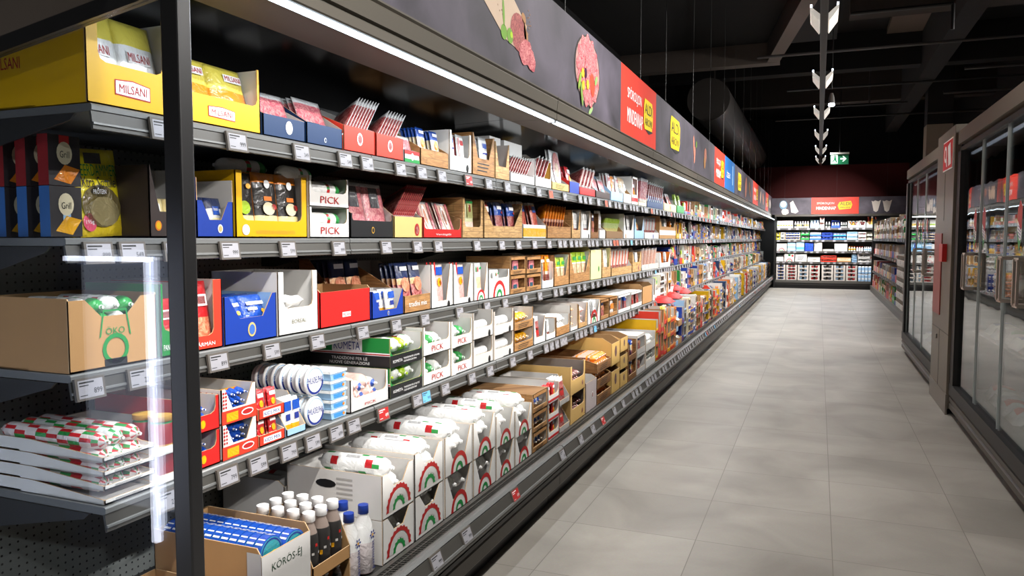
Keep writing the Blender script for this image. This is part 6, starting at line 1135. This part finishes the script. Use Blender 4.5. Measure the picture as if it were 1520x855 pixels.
for a, b, k, c, lk in ((-1.15, -.88, 5, 'cupb', 'grey carton of blue yoghurt cups, left end'), (-.87, -.56, 5, 'cupr', 'grey carton of red yoghurt cups, second column'), (-.55, -.24, 4, 'cupl', 'grey carton of pale blue cups, third column'), (-.23, .06, 4, 'cupr', 'grey carton of red cups, fourth column'), (.10, .42, 4, 'cupk', 'grey carton of black cups, fifth column'), (.43, .74, 4, 'cupl', 'grey carton of mixed cups, sixth column'), (.75, 1.05, 4, 'cupr', 'grey carton of mixed cups, seventh column')):
    CB(4, a, b, .455, lk, GB, GB, 'u', .30, n=k, pw=.05, fl=('stand', c, dict(ny=1, s=.455 / k / .075)))
for z2 in (0, .22):
    for a, b, k in ((1.06, 1.42, 'mlkb'), (1.43, 1.58, 'mlkr')):
        fill(('stand', k, dict(ny=2, s=1.0)), BW((a + b) / 2, BDECK - .012 + z2, -.04), b - a, .3, .1, .2, ('upper' if z2 else 'lower') + ' layer at the right of the end case')
# ------------------------------------------------------------------ goods on the right hand shelf unit (facing the aisle)
def BR(y, z, xo=0.0): return Matrix.Translation((1.405 + xo, y, z + .001)) @ Matrix.Rotation(-PI / 2, 4, 'Z')
rq = random.Random(9)
COLS = [('white', WHITE, WHITE2), ('cream', CREAM, WHITE2), ('kraft', KRAFT, KRAFTI), ('blue', BLUE, WHITE2), ('wood-print', WOOD2, WOOD2), ('yellow', YEL, WHITE2), ('grey', GREYC, WHITE2), ('green', GREEN, WHITE2), ('red', RED, WHITE2)]
WR = {0: [6, 5, 2, .3, 3, 2.5, 4, 1, .8], 1: [3, 1, 1, 5, 3, .5, 2, .3, 1.5], 2: [2, 1, 1, 4, 2, 1, 2, .5, 2], 3: [1.5, 1, 2, 1.5, 1.5, 2, 1, 2.5, 4]}
for row, z in enumerate(RSH + [RDECK - .008]):
    y = 12.5; cn = {}
    while y < 23.2:
        wd = rq.choice([.16, .2, .24, .3]); k = rq.choices(range(9), WR[row])[0]; nm, co, ci = COLS[k]; cn[nm] = cn.get(nm, 0) + 1
        if row == 3 and y < 16.2: h, n, co, ci, nm = 1.0, 5, (WHITE, KRAFT)[rq.random() < .3], WHITE2, 'tall stacked'
        elif row in (1, 2) and y < 16.2: y += wd; continue
        else: h, n = ((.42, .46, .36)[rq.randrange(3)], 2) if row == 0 else ((.28, 1) if row < 3 else (.32, rq.choice([1, 2])))
        if nm == 'tall stacked': cn[nm] = cn.get(nm, 0) + 1
        hh = h / n - .002; st = rq.choice(['low', 'v', 'win', 'u']) if nm != 'tall stacked' else 'win'; me = carton('r%s%s' % (nm, st), wd - .006, .34, hh, hh * .5, co, ci, st, .012, None, .4, rq.choice([lg_lines, lg_band(RED, .2, .5), None, lg_disc(INKG, INKW, 0, .5, .3)]))
        for q in range(n):
            B = BR(y + wd / 2, z, RSX[row] if row < 3 else .01) @ Matrix.Translation((0, 0, q * (hh + .002))); lbl = '%s %s carton on the right unit %s%s' % (ords[min(20, cn[nm])], nm, ['top shelf', 'upper middle shelf', 'lower middle shelf', 'base'][row], '' if n == 1 else ', layer ' + ['one', 'two', 'three', 'four', 'five'][q])
            reg('display_carton', me, B, lbl, 'carton')
            if st != 'win': fill(('row', rq.sample(PK, 2), dict(ny=2, lean=8, s=min(1.1, hh / .16))), B @ Matrix.Translation((0, .004, 0)), wd - .006, .34, .1, hh, 'in the ' + lbl)
        y += wd + .004

# ------------------------------------------------------------------ link everything
CAP = 300
fw = Vector((-math.sin(R(21.892)), math.cos(R(21.892)), 0))
by = {}
for r_ in REG:
    loc = r_['T'].translation; r_['d'] = (loc - Vector((0, 0, EYE))).length
    v = loc - Vector((0, 0, EYE)); zc = v.dot(fw); r_['vis'] = zc > .3 and abs(v.x * math.cos(R(21.892)) + v.y * math.sin(R(21.892))) / zc < .76
    by.setdefault(r_['name'], []).append(r_)
def short16(s):
    s = s.replace('wood-print', 'woodgrain').replace('off-white', 'ivory').replace('orange-red', 'orange'); wds = s.split(); return ' '.join(wds[:16]).rstrip(',')
lab_seen = {}
for name, L_ in by.items():
    L_.sort(key=lambda q: (not q['vis'], q['d']))
    for r_ in L_[:CAP]:
        o = bpy.data.objects.new(name, r_['me']); COL.objects.link(o); o.matrix_world = r_['T']
        lb = short16(r_['label']); o['label'] = lb; o['category'] = r_['cat']; lab_seen.setdefault(lb, []).append(o)
    rest = L_[CAP:]
    if rest:
        V = []; Fc = []; MI = []; ms = []; idx = {}
        for r_ in rest:
            me = r_['me']; off = len(V); T = r_['T']; V += [tuple(T @ v.co) for v in me.vertices]; mp = []
            for mt in me.materials:
                if mt.name not in idx: idx[mt.name] = len(ms); ms.append(mt)
                mp.append(idx[mt.name])
            for p_ in me.polygons: Fc.append(tuple(i + off for i in p_.vertices)); MI.append(mp[p_.material_index])
        me = bpy.data.meshes.new(name); me.from_pydata(V, [], Fc)
        for mt in ms: me.materials.append(mt)
        me.polygons.foreach_set('material_index', MI); me.update()
        o = bpy.data.objects.new(name, me); COL.objects.link(o); o['kind'] = 'stuff'
        o['label'] = {'display_carton': 'many small display cartons crowding the farthest stretches of all the chilled shelves', 'food_packet': 'many small food packets standing in the cartons farther along all the shelves', 'sausage': 'many wrapped sausages and salami rolls in the cartons farther along the shelves'}.get(name, 'many small %ss on the farthest shelves' % name.replace('_', ' ')); o['category'] = NAMECAT.get(name, 'carton')
for lb, os_ in lab_seen.items():
    if len(os_) > 1:
        for o in os_: o['group'] = lb
